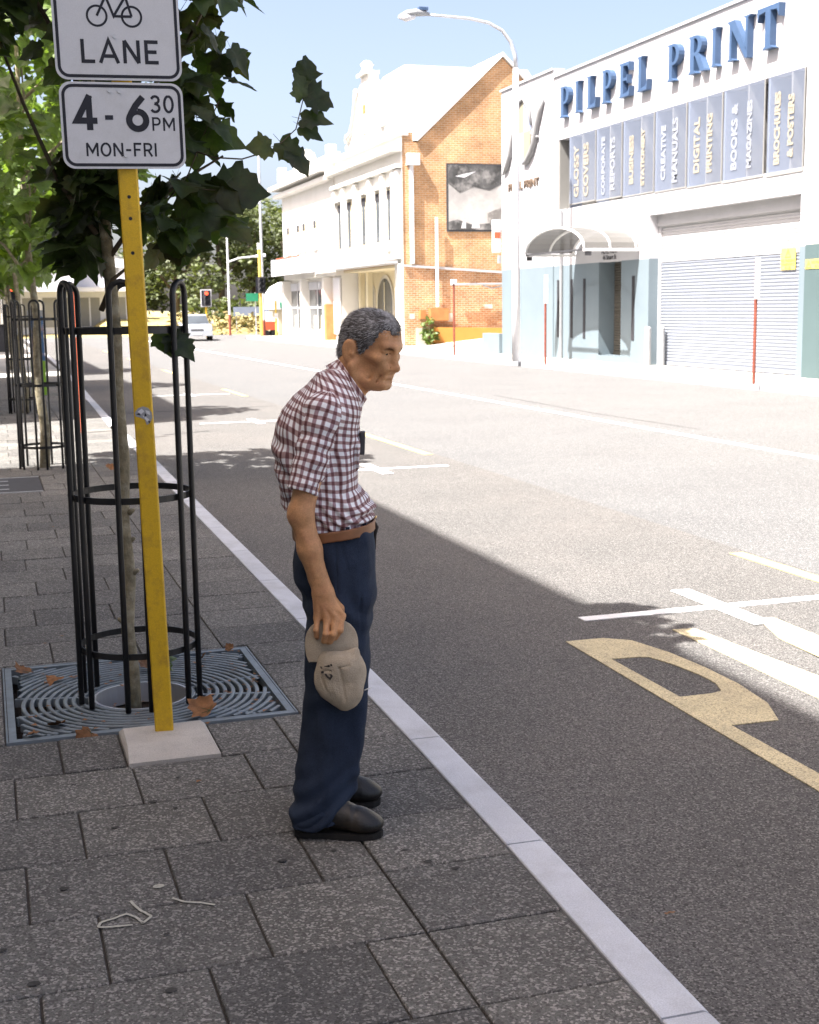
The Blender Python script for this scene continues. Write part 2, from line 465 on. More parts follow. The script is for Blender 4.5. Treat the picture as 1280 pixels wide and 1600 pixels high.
for pts, w_ in (([(2.0,22.7),(4.9,23.2)],.04), ([(2.3,18.5),(3.0,18.85)],.07), ([(9.3,16.0),(9.2,19),(9.35,24)],.02)):  # first two strips paint thin cast shadows, the last is a seam
    b = MB(); stroke(b, pts, w_, lambda u, v, d: (u, v, d), RZ+.0012, RZ+.0022); b.build('tar_seam', MT['tar'], road)
# the two painted letters: P and M, read by drivers coming from behind the camera
LF = lambda u, v, d: (u, v, d)
PB = MB()
bowl_o = [(2.80,6.08),(3.13,6.06)] ; 
outer = [(2.985,6.075),(3.10,5.98),(3.165,5.7),(3.19,5.4),(3.19,5.1),(3.15,4.8),(3.06,4.58)]
inner = [(2.97,5.68),(3.03,5.66),(3.075,5.5),(3.10,5.3),(3.10,5.15),(3.06,5.03),(3.0,5.01)]
zz0, zz1 = RZ+.001, RZ+.005
def flat(poly): PB.prism(poly, LF, zz0, zz1)
flat([(2.72,3.0),(2.84,3.0),(2.84,4.62),(2.84,6.078),(2.775,6.078)])
flat([(2.84,5.69),(2.97,5.68),(2.985,6.075),(2.84,6.078)])
for i in range(6):
    flat([inner[i], inner[i+1], outer[i+1], outer[i]])
flat([(2.84,4.59),(3.06,4.58),(3.0,5.01),(2.84,5.01)])
PB.build('painted_letter', MT['yellow_line'], road)
MBm = MB()
for poly in ([(3.38,3.0),(3.50,3.0),(3.50,4.9),(3.53,6.09),(3.41,6.11)], [(3.50,4.95),(3.66,3.6),(3.72,3.9),(3.60,5.15),(3.53,6.09)],
             [(3.66,3.6),(3.80,5.2),(3.97,6.17),(3.83,5.75),(3.72,3.9)], [(3.80,5.2),(3.86,3.0),(3.98,3.0),(4.06,6.15),(3.97,6.17)]):
    MBm.prism(poly, LF, zz0, zz1)
MBm.build('painted_letter', MT['yellow_line'], road)

# pavement: dark bed with a hole for the tree pit, slabs laid on it
GX0, GX1, GY0, GY1 = 0.0, 1.10, 5.0, 6.08          # tree grate
pb = MB()
for (x0,x1,y0,y1) in ((-3.6,GX0,-8,77),(GX1,1.33,-8,77),(GX0,GX1,-8,GY0),(GX0,GX1,GY1,77)):
    pb.box(x0,x1,y0,y1,-.22,-.012)
# wedge that follows the kerb
ys = [-8,2.4,4.5,6.8,11,14.5,19,25,31,45,77]
for a, c in zip(ys[:-1], ys[1:]):
    pb.prism([(1.33,a),(kx(a)-.12,a),(kx(c)-.12,c),(1.33,c)], LF, -.22, -.012)
pavement = tag(pb.build('pavement', MT['bed']), kind='structure')
sb = MB(); sb.box(GX0-.002,GX1+.002,GY0-.002,GY1+.002,-.215,-.10)
sb.build('tree_pit_soil', MT['soil'], pavement)

FOOT = (.395,.735,4.575,4.965)
COVER = (-.95,.44,12.2,13.35)
holes = [(GX0-.012,GX1+.012,GY0-.012,GY1+.012), FOOT, COVER]
def clip(rects, h):
    out = []
    for (x0,x1,y0,y1) in rects:
        if x1 <= h[0] or x0 >= h[1] or y1 <= h[2] or y0 >= h[3]:
            out.append((x0,x1,y0,y1)); continue
        if y0 < h[2]: out.append((x0,x1,y0,h[2]))
        if y1 > h[3]: out.append((x0,x1,h[3],y1))
        a, c = max(y0,h[2]), min(y1,h[3])
        if x0 < h[0]: out.append((x0,h[0],a,c))
        if x1 > h[1]: out.append((h[1],x1,a,c))
    return [r for r in out if r[1]-r[0] > .03 and r[3]-r[2] > .03]
slabs = []
rng = random.Random(3)
row = 0
y = 3.43 - .385*12
while y < 34:
    off = (row % 2)*.2 + rng.uniform(-.035,.035)
    x = -3.6 + off - .4
    rects = []
    while x < 1.0:
        a, c = max(x,-3.6), min(x+.4, 1.0)
        if 1.0 - c < .07: c = 1.0
        if c - a > .03: rects.append((a,c,y,y+.385))
        if c == 1.0: break
        x += .4
    rects.append((1.0 if (y+.385 < GY0-.03 or y > GY1+.03) else GX1+.014, None, y, y+.385))
    for r_ in rects:
        if r_[1] is None:
            slabs.append(('k', r_[0], None, y, y+.385))
        else:
            q = [r_]
            for h in holes: q = clip(q, h)
            for c in q: slabs.append(('s',)+c)
    y += .385; row += 1
camx, camy = 0, 0
def key(s):
    cx_ = (s[1] + (s[2] or 1.4))/2; cy_ = (s[3]+s[4])/2
    ang = math.degrees(math.atan2(cx_, cy_))
    vis = -1.5 < ang < 36 and cy_ > 1.9
    return (0 if vis else 1, math.hypot(cx_, cy_))
slabs.sort(key=key)
G = .0035
rest = MB(); slab_mesh = {}
for i, s in enumerate(slabs):
    zt = rng.uniform(-.0025,.0012)
    if s[0] == 'k':
        y0, y1 = s[3]+G, s[4]-G
        x0 = s[1]+G
        a, c = kx(y0)-.134, kx(y1)-.134
        vs = [(x0,y0,-.03),(a,y0,-.03),(c,y1,-.03),(x0,y1,-.03),(x0,y0,zt-.003),(a,y0,zt-.003),(c,y1,zt-.003),(x0,y1,zt-.003),
              (x0+.003,y0+.003,zt),(a-.003,y0+.003,zt),(c-.003,y1-.003,zt),(x0+.003,y1-.003,zt)]
        fs = [(8,9,10,11)]
        for k in range(4):
            j = (k+1) % 4
            fs += [(k,j,4+j,4+k),(4+k,4+j,8+j,8+k)]
        if i < 299:
            b = MB(); b.add(vs, fs); b.build('paving_slab', MT['paver'], pavement)
        else: rest.add(vs, fs)
        continue
    _, x0, x1, y0, y1 = s
    w, d = round(x1-x0,3), round(y1-y0,3)
    if i < 299:
        if (w,d) not in slab_mesh:
            b = MB(); b.cbox(-w/2+G, w/2-G, -d/2+G, d/2-G, -.03, 0, .003)
            o = b.build('paving_slab', MT['paver'], pavement)
            slab_mesh[(w,d)] = o.data
        else:
            o = inst('paving_slab', slab_mesh[(w,d)], pavement)
        o.location = ((x0+x1)/2, (y0+y1)/2, zt)
        o.rotation_euler = (rng.uniform(-.003,.003), rng.uniform(-.003,.003), rng.uniform(-.003,.003))
    else:
        rest.cbox(x0+G, x1-G, y0+G, y1-G, -.03, zt, .003)
tag(rest.build('paving_slabs', MT['paver'], pavement), kind='stuff')
fp = MB(); fp.box(-3.6,1.6,34.04,76,-.02,0); fp.box(1.6,1.9,34.04,76,-.02,0)
fp.build('far_footway', MT['farpave'], pavement)

# spots of old gum, chalk scribble
gs = MB()
for (x,y,r_) in ((.12,3.62,.014),(.74,3.60,.012),(.33,2.96,.013),(1.14,3.45,.014),(1.2,3.38,.012),(1.1,3.55,.010),(.44,4.2,.014),(.50,4.12,.009),(.3,4.02,.012),(.6,3.95,.010),(.20,4.45,.009),(.36,3.25,.008),(.9,3.62,.009),(1.16,2.5,.010),(1.25,2.42,.012),(1.05,2.2,.013),(-.05,3.3,.012),(.55,4.4,.010),(-.08,4.25,.013),(.02,3.1,.016)):
    n = 9
    vs = [(x+r_*.8*(1+.3*rng.uniform(-1,1))*math.cos(2*math.pi*k/n)*1.25, y+r_*.8*(1+.3*rng.uniform(-1,1))*math.sin(2*math.pi*k/n), .0026) for k in range(n)]
    gs.add(vs, [tuple(range(n))])
tag(gs.build('gum_spots', MT['gum'], pavement), kind='stuff')
cb = MB()
CH = lambda u, v, d: (u, v, d)
for pts in ([(.305,3.33),(.30,3.36),(.27,3.40),(.24,3.385),(.20,3.37),(.195,3.345),(.23,3.335),(.28,3.33)], [(.305,3.33),(.335,3.365),(.31,3.405),(.295,3.45),(.29,3.475)], [(.40,3.455),(.43,3.42),(.47,3.40),(.505,3.375)]):
    q = []
    for a, c in zip(pts[:-1], pts[1:]):
        for t in (0,.33,.66): q.append((a[0]+(c[0]-a[0])*t+rng.uniform(-.002,.002), a[1]+(c[1]-a[1])*t+rng.uniform(-.002,.002)))
    q.append(pts[-1])
    for _ in range(2):
        q = [q[0]] + [p for a, c in zip(q[:-1], q[1:]) for p in ((a[0]*.75+c[0]*.25, a[1]*.75+c[1]*.25), (a[0]*.25+c[0]*.75, a[1]*.25+c[1]*.75))] + [q[-1]]
    stroke(cb, q, .0075, CH, .0025, .0035)
cb.disc((.375,3.545,.003), .013, 9, sx=1.3)
tag(cb.build('chalk_scribble', MT['chalk'], pavement), kind='stuff')

# kerb stones
kerb = MB(); kerb.box(1.28, 1.29, -8, -7.9, -.2, -.05)
kerb = tag(kerb.build('kerb', MT['kerb']), kind='structure')
y = 2.46 - 1.02*9
while y < 76:
    y1 = y + (1.02 if y < 40 else 6.0)
    a0, a1 = kx(y+.004), kx(y1-.004)
    prof = [(-.13,-.2),(-.13,.002),(-.127,.005),(-.022,.004),(-.008,-.003),(0,-.016),(.012,-.2)]
    vs = [(a0+px, y+.004, pz) for px, pz in prof] + [(a1+px, y1-.004, pz) for px, pz in prof]
    n = len(prof)
    fs = [tuple(range(n)), tuple(range(2*n-1, n-1, -1))] + [(k, n+k, n+(k+1) % n, (k+1) % n) for k in range(n)]
    b = MB(); b.add(vs, fs); b.build('kerb_stone', MT['kerb'], kerb)
    y = y1
# pavement across the road
fb = MB(); fb.box(14.62, 60, -8, 76.5, -.2, 0)
far_pavement = tag(fb.build('far_pavement', MT['farpave']), kind='structure')
y = -8
while y < 76:
    y1 = min(y+2.4, 76.5)
    b = MB(); b.prism([(14.47,-.2),(14.47,-.02),(14.5,.003),(14.615,.003),(14.615,-.2)], lambda u, v, d: (u, d, v), y+.005, y1-.005)
    b.build('kerb_stone', MT['kerb'], far_pavement); y = y1
# cast lid in the far footway, low stains
fb = MB(); fb.box(15.3, 15.9, 23.4, 24.3, .0, .006); fb.build('utility_lid', MT['grey'], far_pavement)
fb = MB(); fb.box(15.0, 15.5, 34.1, 34.6, .0, .006); fb.build('utility_lid', MT['grey'], far_pavement)

# ------------------------------------------------------------------ buildings along this side (left of the frame; they throw the shade)
def shop_block(name, label, y0, y1, h, mt_):
    t = thing(name, label, 'building', (-3.6-5, (y0+y1)/2, 0))
    b = MB(); b.box(-13.6,-3.6,y0,y1,-.2,h-.5); b.build('wall', mt_, t)
    b = MB(); b.box(-13.7,-3.55,y0-.001,y1+.001,h-.5,h); b.build('parapet', MT['cream'], t)
    n = max(2, int((y1-y0)/3.2)); st = (y1-y0)/n
    for k in range(n):
        yc = y0 + st*(k+.5)
        b = MB(); b.box(-3.62,-3.56,yc-1.2,yc+1.2,.5,2.7); b.build('shop_window', MT['dglass'], t)
        for z in (4.4, 7.6):
            b = MB(); b.box(-3.62,-3.57,yc-.55,yc+.55,z,z+1.7); w = b.build('window', MT['dglass'], t)
            b = MB(); b.box(-3.62,-3.52,yc-.65,yc+.65,z-.12,z-.002); b.build('sill', MT['cream'], w)
    return t
shop_block('shop_building', 'three storey rendered shop building whose roofline shades the near pavement', -22, 12.0, 11.55, MT['stone'])
shop_block('shop_building', 'rendered shop building beyond the sunlit gap beside the second tree', 18.6, 31.9, 11.6, MT['beige'])
shop_block('shop_building', 'cream shop building further up the near pavement by the third and fourth trees', 34.9, 46.5, 11.6, MT['cream'])
shop_block('shop_building', 'low rendered shop building at the far end of the near pavement', 50.5, 72, 9.0, MT['beige'])
# ------------------------------------------------------------------ the white print shop
FX = 16.3
pil = thing('print_shop', 'white two storey print shop with blue serif letters and a big roller shutter', 'building', (18, 32, 0))
def part(name, mt_, parent, *boxes, smooth=False):
    o = None
    for q in boxes:
        b = MB(); b.box(*q)
        k = b.build(name, mt_, parent, smooth=smooth)
        o = o or k
    return o
Z1, Z2, Z3, Z4, ZP = 2.72, 3.80, 4.33, 6.32, 8.12
# upper white wall pieces, butt jointed round the openings
part('wall', MT['white'], pil,
     (FX,FX+.3,36.75,40.85,Z1,8.34), (FX+.03,FX+.3,23.95,36.75,Z4,ZP), (FX+.03,FX+.3,23.95,36.75,Z2,Z3),
     (FX+.03,FX+.3,30.8,36.75,Z1,Z2), (FX+.03,FX+.3,23.95,24.12,Z3,Z4), (FX+.03,FX+.3,36.45,36.75,Z3,Z4), (FX+.03,FX+.3,23.95,24.2,Z1,Z2),
     (FX+.9,30,24,40.8,0,7.9))
part('dado', MT['teal'], pil,
     (FX,FX+.3,36.75,40.85,-.05,Z1), (FX+.03,FX+.3,33.7,36.75,-.05,Z1), (FX+.03,FX+.3,30.8,32.35,-.05,Z1), (FX+.03,FX+.3,32.35,33.7,-.05,.18), (FX+.03,FX+.3,23.95,24.2,-.05,Z1))
part('door_reveal', MT['teal'], pil, (FX+.3,FX+.62,33.7,33.8,0,Z1), (FX+.3,FX+.62,32.25,32.35,0,Z1), (FX+.3,FX+.62,32.25,33.8,Z1,Z1+.1), (FX+.3,FX+.62,32.35,33.7,.0,.18))
part('shutter_reveal', MT['teal'], pil, (FX+.3,FX+.62,30.8,30.95,0,Z1))
part('shutter_reveal', MT['white'], pil, (FX+.3,FX+.62,30.8,30.95,Z1,Z2+.1), (FX+.3,FX+.62,24.05,24.2,0,Z2+.1), (FX+.3,FX+.62,24.2,30.8,Z2,Z2+.1))
part('parapet_cap', MT['white'], pil, (FX-.02,FX+.36,23.95,36.74,ZP+.001,ZP+.06), (FX-.05,FX+.36,36.75,40.9,8.341,8.40))
part('window_recess', MT['fin'], pil, (FX+.62,FX+.7,24.12,36.45,Z3-.1,Z4+.1), (FX+.3,FX+.62,24.12,36.45,Z4,Z4+.1), (FX+.3,FX+.62,24.12,36.45,Z3-.1,Z3), (FX+.3,FX+.62,24.02,24.12,Z3,Z4), (FX+.3,FX+.62,36.45,36.55,Z3,Z4))
part('downpipe', MT['grey'], pil, (FX-.06,FX-.001,36.08,36.13,0,4.3))
def shutter(y0, y1, z0, z1, x, pitch, name, mt_):
    b = MB(); n = int((z1-z0)/pitch); prof = []
    for k in range(n):
        z = z0 + k*pitch
        for t, d in ((0,.0),(.15,.012),(.45,.02),(.8,.012),(.95,0)): prof.append((z + t*pitch, -d))
    prof.append((z1, 0))
    m_ = len(prof)
    vs = [(x+d, y0, z) for z, d in prof] + [(x+d, y1, z) for z, d in prof]
    b.add(vs, [(k, k+1, m_+k+1, m_+k) for k in range(m_-1)])
    b.box(x-.03, x+.02, y0, y1, z0-.1, z0-.001)
    return b.build(name, mt_, pil)
part('shutter_hood', MT['shutter'], pil, (FX+.25,FX+.299,24.2,30.8,3.52,Z2-.002), (FX+.299,FX+.36,24.2,30.8,3.49,3.52))
shutter(24.2, 30.8, Z1-.002, 3.79, FX+.36, .078, 'roller_shutter', MT['shutter'])
shutter(24.2, 30.8, .12, Z1-.104, FX+.36, .078, 'roller_shutter', MT['shutter2'])
shutter(32.35, 33.7, .28, Z1-.001, FX+.52, .07, 'door_shutter', MT['shutter3'])
part('guide_rail', MT['white'], pil, (FX+.301,FX+.345,30.70,30.799,0,3.5))
for yc in (36.42, 35.47, 34.62, 31.63):
    part('slit_window', MT['dark'], pil, (FX+.015,FX+.029,yc-.07,yc+.07,.62,2.3))
# windows behind fins, in bays
bays = [(35.68,34.87,33.93),(33.91,33.14,32.34),(32.31,31.36,30.58),(30.56,29.73,28.96),(28.94,28.12,27.34),(27.32,26.35,25.62),(25.53,24.69,24.15)]
words = [('GLOSSY','COVERS'),('CORPORATE','REPORTS'),('BUSINESS','STATIONERY'),('CREATIVE','MANUALS'),('DIGITAL','PRINTING'),('BOOKS &','MAGAZINES'),('BROCHURES','& POSTERS')]
for k, ((a, m_, c), (w1, w2)) in enumerate(zip(bays, words)):
    part('fin', MT['banner'], pil, (FX+.05,FX+.60,a-.05,a,Z3+.005,Z4-.005))
    part('fin', MT['fin'], pil, (FX+.05,FX+.60,m_-.05,m_,Z3+.005,Z4-.005))
    zb = 4.44 - .028*k
    pn = part('window_pane', MT['pane'], pil, (FX+.02,FX+.028,c+.03,a-.01,zb,Z4-.004))
    part('window_frame', MT['fin'], pn, (FX+.012,FX+.034,c+.005,a-.011,zb-.03,zb-.001), (FX+.012,FX+.034,c+.005,c+.029,zb,Z4-.004))
    pm_ = MT['gold'] if k % 2 == 0 else MT['pprint']
    wd = a - c
    for w_, yy in ((w1, a - wd*.30), (w2, a - wd*.66)):
        sz = min(.5, 1.62/(len(w_)*.66)) if k != 5 else min(.5, 1.55/(len(w_)*.68))
        sz = min(sz, wd*.36)
        M_ = frame_mat((FX+.010, yy, (zb+Z4)/2-.08), (0,0,1), (0,1,0))
        M_ = M_ @ Matrix.Diagonal((1.62/(len(w_)*.66)/sz*.97, 1, 1, 1))
        text_obj('window_lettering', w_, sz, pm_, M_, pn, depth=.003, bold=.012)
part('fin', MT['fin'], pil, (FX+.05,FX+.60,36.40,36.449,Z3+.005,Z4-.005))

# blue serif letters
def ell(cx, cy, rx, ry, a0, a1, n=9): return arc(cx, cy, rx, ry, a0, a1, n)
SER = {
 'I': [[(.22,0),(.48,0),(.48,1),(.22,1)], [(.08,0),(.22,0),(.22,.07)], [(.48,0),(.62,0),(.48,.07)], [(.08,1),(.22,.93),(.22,1)], [(.48,.93),(.62,1),(.48,1)]],
 'P': [[(.14,0),(.38,0),(.38,1),(.14,1)], [(0,0),(.14,0),(.14,.07)], [(.38,0),(.52,0),(.38,.07)], [(0,1),(.14,.93),(.14,1)], ('band', ell(.46,.71,.44,.29,90,-90), ell(.46,.71,.20,.21,90,-90)), [(.38,.92),(.46,.92),(.46,1),(.38,1)], [(.38,.42),(.46,.42),(.46,.50),(.38,.50)]],
 'L': [[(.14,0),(.38,0),(.38,1),(.14,1)], [(0,0),(.14,0),(.14,.07)], [(0,1),(.14,.93),(.14,1)], [(.38,.93),(.52,1),(.38,1)], [(.38,0),(.88,0),(.94,.30),(.80,.12),(.38,.09)]],
 'E': [[(.14,0),(.38,0),(.38,1),(.14,1)], [(0,0),(.14,0),(.14,.07)], [(0,1),(.14,.93),(.14,1)], [(.38,0),(.88,0),(.92,.28),(.78,.12),(.38,.09)], [(.38,.91),(.76,.89),(.86,.74),(.86,1),(.38,1)], [(.38,.47),(.64,.47),(.70,.38),(.70,.64),(.64,.55),(.38,.55)]],
 'R': [[(.12,0),(.36,0),(.36,1),(.12,1)], [(0,0),(.12,0),(.12,.07)], [(.36,0),(.48,0),(.36,.07)], [(0,1),(.12,.93),(.12,1)], ('band', ell(.42,.73,.40,.27,90,-90), ell(.42,.73,.17,.19,90,-90)), [(.36,.92),(.42,.92),(.42,1),(.36,1)], [(.36,.46),(.42,.46),(.42,.54),(.36,.54)], [(.42,.46),(.74,0),(1.02,0),(1.0,.05),(.64,.5)]],
 'N': [[(.10,0),(.20,0),(.20,1),(.10,1)], [(0,0),(.10,0),(.10,.06)], [(.20,0),(.32,0),(.20,.06)], [(-.02,1),(.10,.9),(.10,1)], [(.20,1),(.20,.78),(.80,-.04),(.90,-.04),(.90,.1),(.32,1)], [(.80,.22),(.90,.1),(.90,1),(.80,1)], [(.68,1),(.80,.94),(.80,1)], [(.90,.94),(1.02,1),(.90,1)]],
 'T': [[(.38,0),(.62,0),(.62,.91),(.38,.91)], [(.24,0),(.38,0),(.38,.07)], [(.62,0),(.76,0),(.62,.07)], [(.02,.70),(.10,.88),(.38,.91),(.62,.91),(.90,.88),(.98,.70),(1.0,1.02),(0,1.02)]],
}
LT = [('P',36.05,35.34),('I',35.05,34.53),('L',34.25,33.63),('P',33.32,32.66),('E',32.3,31.64),('L',31.29,30.7),('P',29.73,29.07),('R',28.72,27.95),('I',27.72,27.24),('N',26.99,26.06),('T',25.79,24.96)]
for ch, ya, yb in LT:
    b = MB(); w_ = ya - yb; hh = .85; z0 = 6.88
    fn = lambda u, v, d: (FX+.03-d, ya-u*w_, z0+v*hh)
    for sh in SER[ch]:
        if sh[0] == 'band':
            o_, i_ = sh[1], sh[2]
            for q in range(len(o_)-1):
                b.prism([o_[q], o_[q+1], i_[q+1], i_[q]], fn, .005, .16)
        else: b.prism(sh, fn, .005, .16)
    b.build('letter', MT['blue'], pil)
# emblem: a quartered oval between two swooshes, small lettering under it
def emb(name, poly, mt_, d0, d1):
    b = MB(); b.prism(poly, lambda u, v, d: (FX-d, u, v), d0, d1); return b.build(name, mt_, pil)
oy, oz, ory, orz = 38.95, 6.85, .55, .92
E4 = lambda a0, a1: [(oy, oz)] + [(oy - ory*math.cos(R(a0+(a1-a0)*k/8)), oz + orz*math.sin(R(a0+(a1-a0)*k/8))) for k in range(9)]
emb('emblem_quarter', E4(0,90), MT['banner'], .002, .03)
emb('emblem_quarter', E4(90,180), MT['cream2'], .002, .03)
emb('emblem_quarter', E4(180,270), MT['banner'], .002, .03)
emb('emblem_quarter', E4(270,360), MT['cream2'], .002, .03)
def swoosh(pts):
    b = MB(); b.tube([(FX-.06, y_, z_) for y_, z_, r_ in pts], [r_ for y_, z_, r_ in pts], 8); b.build('emblem_swoosh', MT['swoosh'], pil, smooth=True)
swoosh([(37.35,7.62,.03),(37.6,7.3,.10),(37.85,6.9,.10),(38.0,6.5,.11),(38.25,6.2,.11),(38.6,5.96,.10),(38.95,5.9,.04)])
swoosh([(38.15,6.75,.09),(37.95,6.60,.06),(37.75,6.58,.03)])
swoosh([(39.75,7.15,.03),(39.85,6.8,.06),(40.0,6.3,.09),(40.25,5.95,.10),(40.6,5.72,.03)])
swoosh([(39.6,7.4,.03),(39.4,7.75,.06),(38.9,7.85,.05),(38.5,7.5,.05),(38.3,7.0,.04)])
M_ = frame_mat((FX-.012, 39.0, 5.27), (0,-1,0), (0,0,1)) @ Matrix.Diagonal((1.25,1,1,1))
text_obj('small_lettering', 'PILPEL PRINT', .34, MT['letterbrown'], M_, pil, depth=.03, bold=.006)
M_ = frame_mat((FX+.024, 33.05, 2.99), (0,-1,0), (0,0,1))
text_obj('door_lettering', 'PILPEL PRINT', .17, MT['charcoal'], M_, pil, depth=.002, bold=.004)
M_ = frame_mat((FX+.024, 33.05, 2.83), (0,-1,0), (0,0,1))
text_obj('door_lettering', '46 Stuart St', .17, MT['charcoal'], M_, pil, depth=.002, bold=.005)
# canopy
can = thing('entrance_canopy', 'curved smoked entrance canopy on white ribs over the shuttered door', 'canopy', (15.5, 33.25, 3.0))
def arcp(x, z_off=0.0, n=14):
    return [(x, 33.255 - 1.925*math.cos(math.pi*k/n), 3.0 + z_off + .61*math.sin(math.pi*k/n)) for k in range(n+1)]
b = MB()
for k in range(8):
    xa, xb = 14.76+(1.53*k/8), 14.76+1.53*(k+1)/8
    pa, pc = arcp(xa, .02), arcp(xb, .02)
    if k == 0: vs = []; 
    for q in range(14):
        b.quad(pa[q], pc[q], pc[q+1], pa[q+1])
b.build('canopy_sheet', MT['cano'], can, smooth=True)
for x in (14.76, 15.5, 16.24):
    b = MB(); b.tube(arcp(x), .035, 6); b.build('rib', MT['pwhite'], can, smooth=True)
for yy in (31.33, 35.18):
    part('side_rail', MT['pwhite'], can, (14.74,16.3,yy-.04,yy+.04,2.93,3.0))
part('tie_bar', MT['charcoal'], can, (14.74,14.79,31.37,35.14,2.95,3.0))
part('bracket', MT['charcoal'], can, (14.8,14.95,31.3,31.36,2.82,2.93), (14.8,14.95,35.15,35.21,2.82,2.93))
# bollards by the shutter
for x, y_, lb in ((16.17,30.50,'grey steel bollard in front of the shutter jamb, nearer the door'), (16.5,30.38,'grey steel bollard set inside the shutter recess')):
    b = MB(); b.tube([(x,y_,0),(x,y_,.95),(x,y_,1.0)], [.085,.085,.06], 14)
    o = b.build('bollard', MT['grey'], None, smooth=False); tag(o, lb, 'bollard', 'bollards by the roller shutter')
# warning signs
def warn(name, label, cy, cz, w_, h_, x, lines, tri):
    t = thing(name, label, 'warning sign', (x, cy, cz))
    part('plate', MT['warn'], t, (x-.01,x,cy-w_/2,cy+w_/2,cz-h_/2,cz+h_/2))
    b = MB(); ty, tz, ts = tri
    stroke(b, [(ty+ts*.6,tz-ts*.45),(ty-ts*.6,tz-ts*.45),(ty,tz+ts*.55)], .022, lambda u,v,d:(x-.01-d,u,v), .001,.004, True)
    b.box(x-.013,x-.011,ty-.012,ty+.012,tz-ts*.2,tz+ts*.22)
    b.build('symbol', MT['brown'], t)
    for s_, (ly, lz), sz in lines:
        text_obj('lettering', s_, sz, MT['brown'], frame_mat((x-.012,ly,lz),(0,-1,0),(0,0,1)), t, depth=.001, bold=.003)
warn('warning_sign', 'yellow no parking warning sign fixed to the roller shutter', 25.03, 2.49, .54, .45, FX+.32, [('NO PARKING',(25.03,2.45),.085),('CONSTANTLY',(25.03,2.37),.075),('IN USE',(25.03,2.30),.075)], (25.03,2.60,.16))
# neighbouring wall at the right edge
nb = thing('neighbour_building', 'beige building with dark teal lower wall at the right edge', 'building', (18, 18, 0))
part('wall', MT['beige'], nb, (FX+.01,30,8,23.94,Z1+.02,9.6))
part('dado', MT['teal2'], nb, (FX-.01,30,8,23.94,-.05,Z1+.02))
warn('warning_sign', 'long yellow warning strip sign on the dark teal wall', 23.3, 2.34, 1.2, .19, FX-.012, [('NO PARKING',(23.45,2.37),.08),('IN USE',(23.45,2.29),.08)], (23.78,2.33,.13))
# pale blue low wall and small sign at the far corner of the shop
o = part('low_wall', MT['teal'], None, (16.2,16.45,40.87,42.4,-.02,.66)); tag(o, 'pale blue low wall stub at the far corner of the print shop', 'wall')
t = thing('corner_sign', 'small white projecting sign on the far corner of the print shop', 'sign', (16.1, 41.1, 3.2))
part('panel', MT['pale'], t, (16.05,16.3,40.95,41.1,3.3,4.35)); part('stripe', MT['red'], t, (16.08,16.28,40.945,40.949,3.75,3.95))
part('bracket', MT['grey'], t, (16.2,16.3,40.9,41.0,2.95,3.2))

# ------------------------------------------------------------------ brick hall with white theatre front
hall = thing('brick_hall', 'old orange brick hall with gable end and ornate white street front', 'building', (19, 56, 0))
BY = 51.5
XZ = lambda u, v, d: (u, d, v)
YZ = lambda u, v, d: (d, u, v)
b = MB(); b.prism([(16.28,3.21),(24.2,2.68),(24.2,8.05),(20.59,11.44),(16.95,8.05),(16.75,8.05),(16.75,8.45),(16.28,8.45)], XZ, BY, BY+.4); b.build('gable_wall', MT['brick'], hall)
b = MB(); b.prism([(16.28,-.1),(24.2,-.1),(24.2,2.67),(16.28,3.20)], XZ, BY-.05, BY+.4); b.build('lower_wall', MT['brick2'], hall)
b = MB(); b.prism([(16.26,3.17),(24.2,2.63),(24.2,2.72),(16.26,3.26)], XZ, BY-.14, BY-.051); b.build('ledge', MT['white'], hall)
b = MB(); b.prism([(16.93,8.10),(20.59,11.50),(24.2,8.10),(24.2,8.22),(20.59,11.64),(16.83,8.12)], XZ, BY-.12, 66); b.build('roof', MT['roof'], hall)
b = MB()
b.prism([(BY+.5,8.0),(61.8,8.0),(61.8,11.2),(60.3,12.0),(57,12.0)], lambda u, v, d: (d, u, v), 18.2, 24); b.build('rear_roof', MT['roof'], hall)
part('rear_wall', MT['brick'], hall, (16.6,24.2,BY+.41,66,3.31,8.0), (18.2,24.2,BY+.41,66,0,3.309))
# rainwater head and pipes on the brick
part('rain_head', MT['pale'], hall, (16.45,16.95,BY-.28,BY-.001,7.15,7.6))
part('downpipe', MT['pale'], hall, (16.57,16.71,BY-.16,BY-.02,3.28,7.15))
part('downpipe', MT['pale'], hall, (17.60,17.70,BY-.24,BY-.15,1.55,5.12))
part('meter_box', MT['brown'], hall, (17.3,18.08,BY-.38,BY-.052,1.0,1.5))
part('meter_box', MT['brown'], hall, (16.9,17.14,BY-.25,BY-.052,1.07,1.44))
part('wall_patch', MT['beige'], hall, (16.5,16.72,BY-.06,BY-.051,1.08,1.3), (18.15,18.35,BY-.06,BY-.051,.95,1.3), (16.75,17.2,BY-.06,BY-.051,.0,.72), (19.75,20.1,BY-.06,BY-.051,1.45,1.62))
b = MB(); b.tube([(18.2,BY-.3,2.42),(19.0,BY-.3,2.45),(20.6,BY-.3,2.45)], .04, 6); b.box(18.95,19.35,BY-.36,BY-.24,2.41,2.5); b.tube([(19.6,BY-.3,2.4),(20.0,BY-.25,2.28),(20.5,BY-.3,2.38)], .03, 6); b.build('cable_tray', MT['grey'], hall)
o = MB(); o.prism([(17.38,.05),(20.6,.38),(20.6,.66),(17.44,.74)], XZ, BY-.5, BY-.2); tag(o.build('orange_wall', MT['terracotta']), 'low orange painted wall along the foot of the brick gable', 'wall')
b = MB(); b.prism([(16.9,0),(24,0),(24,.66),(17.38,.06)], XZ, BY-2.6, BY-.501); o = b.build('ramp', MT['farpave']); tag(o, kind='structure')
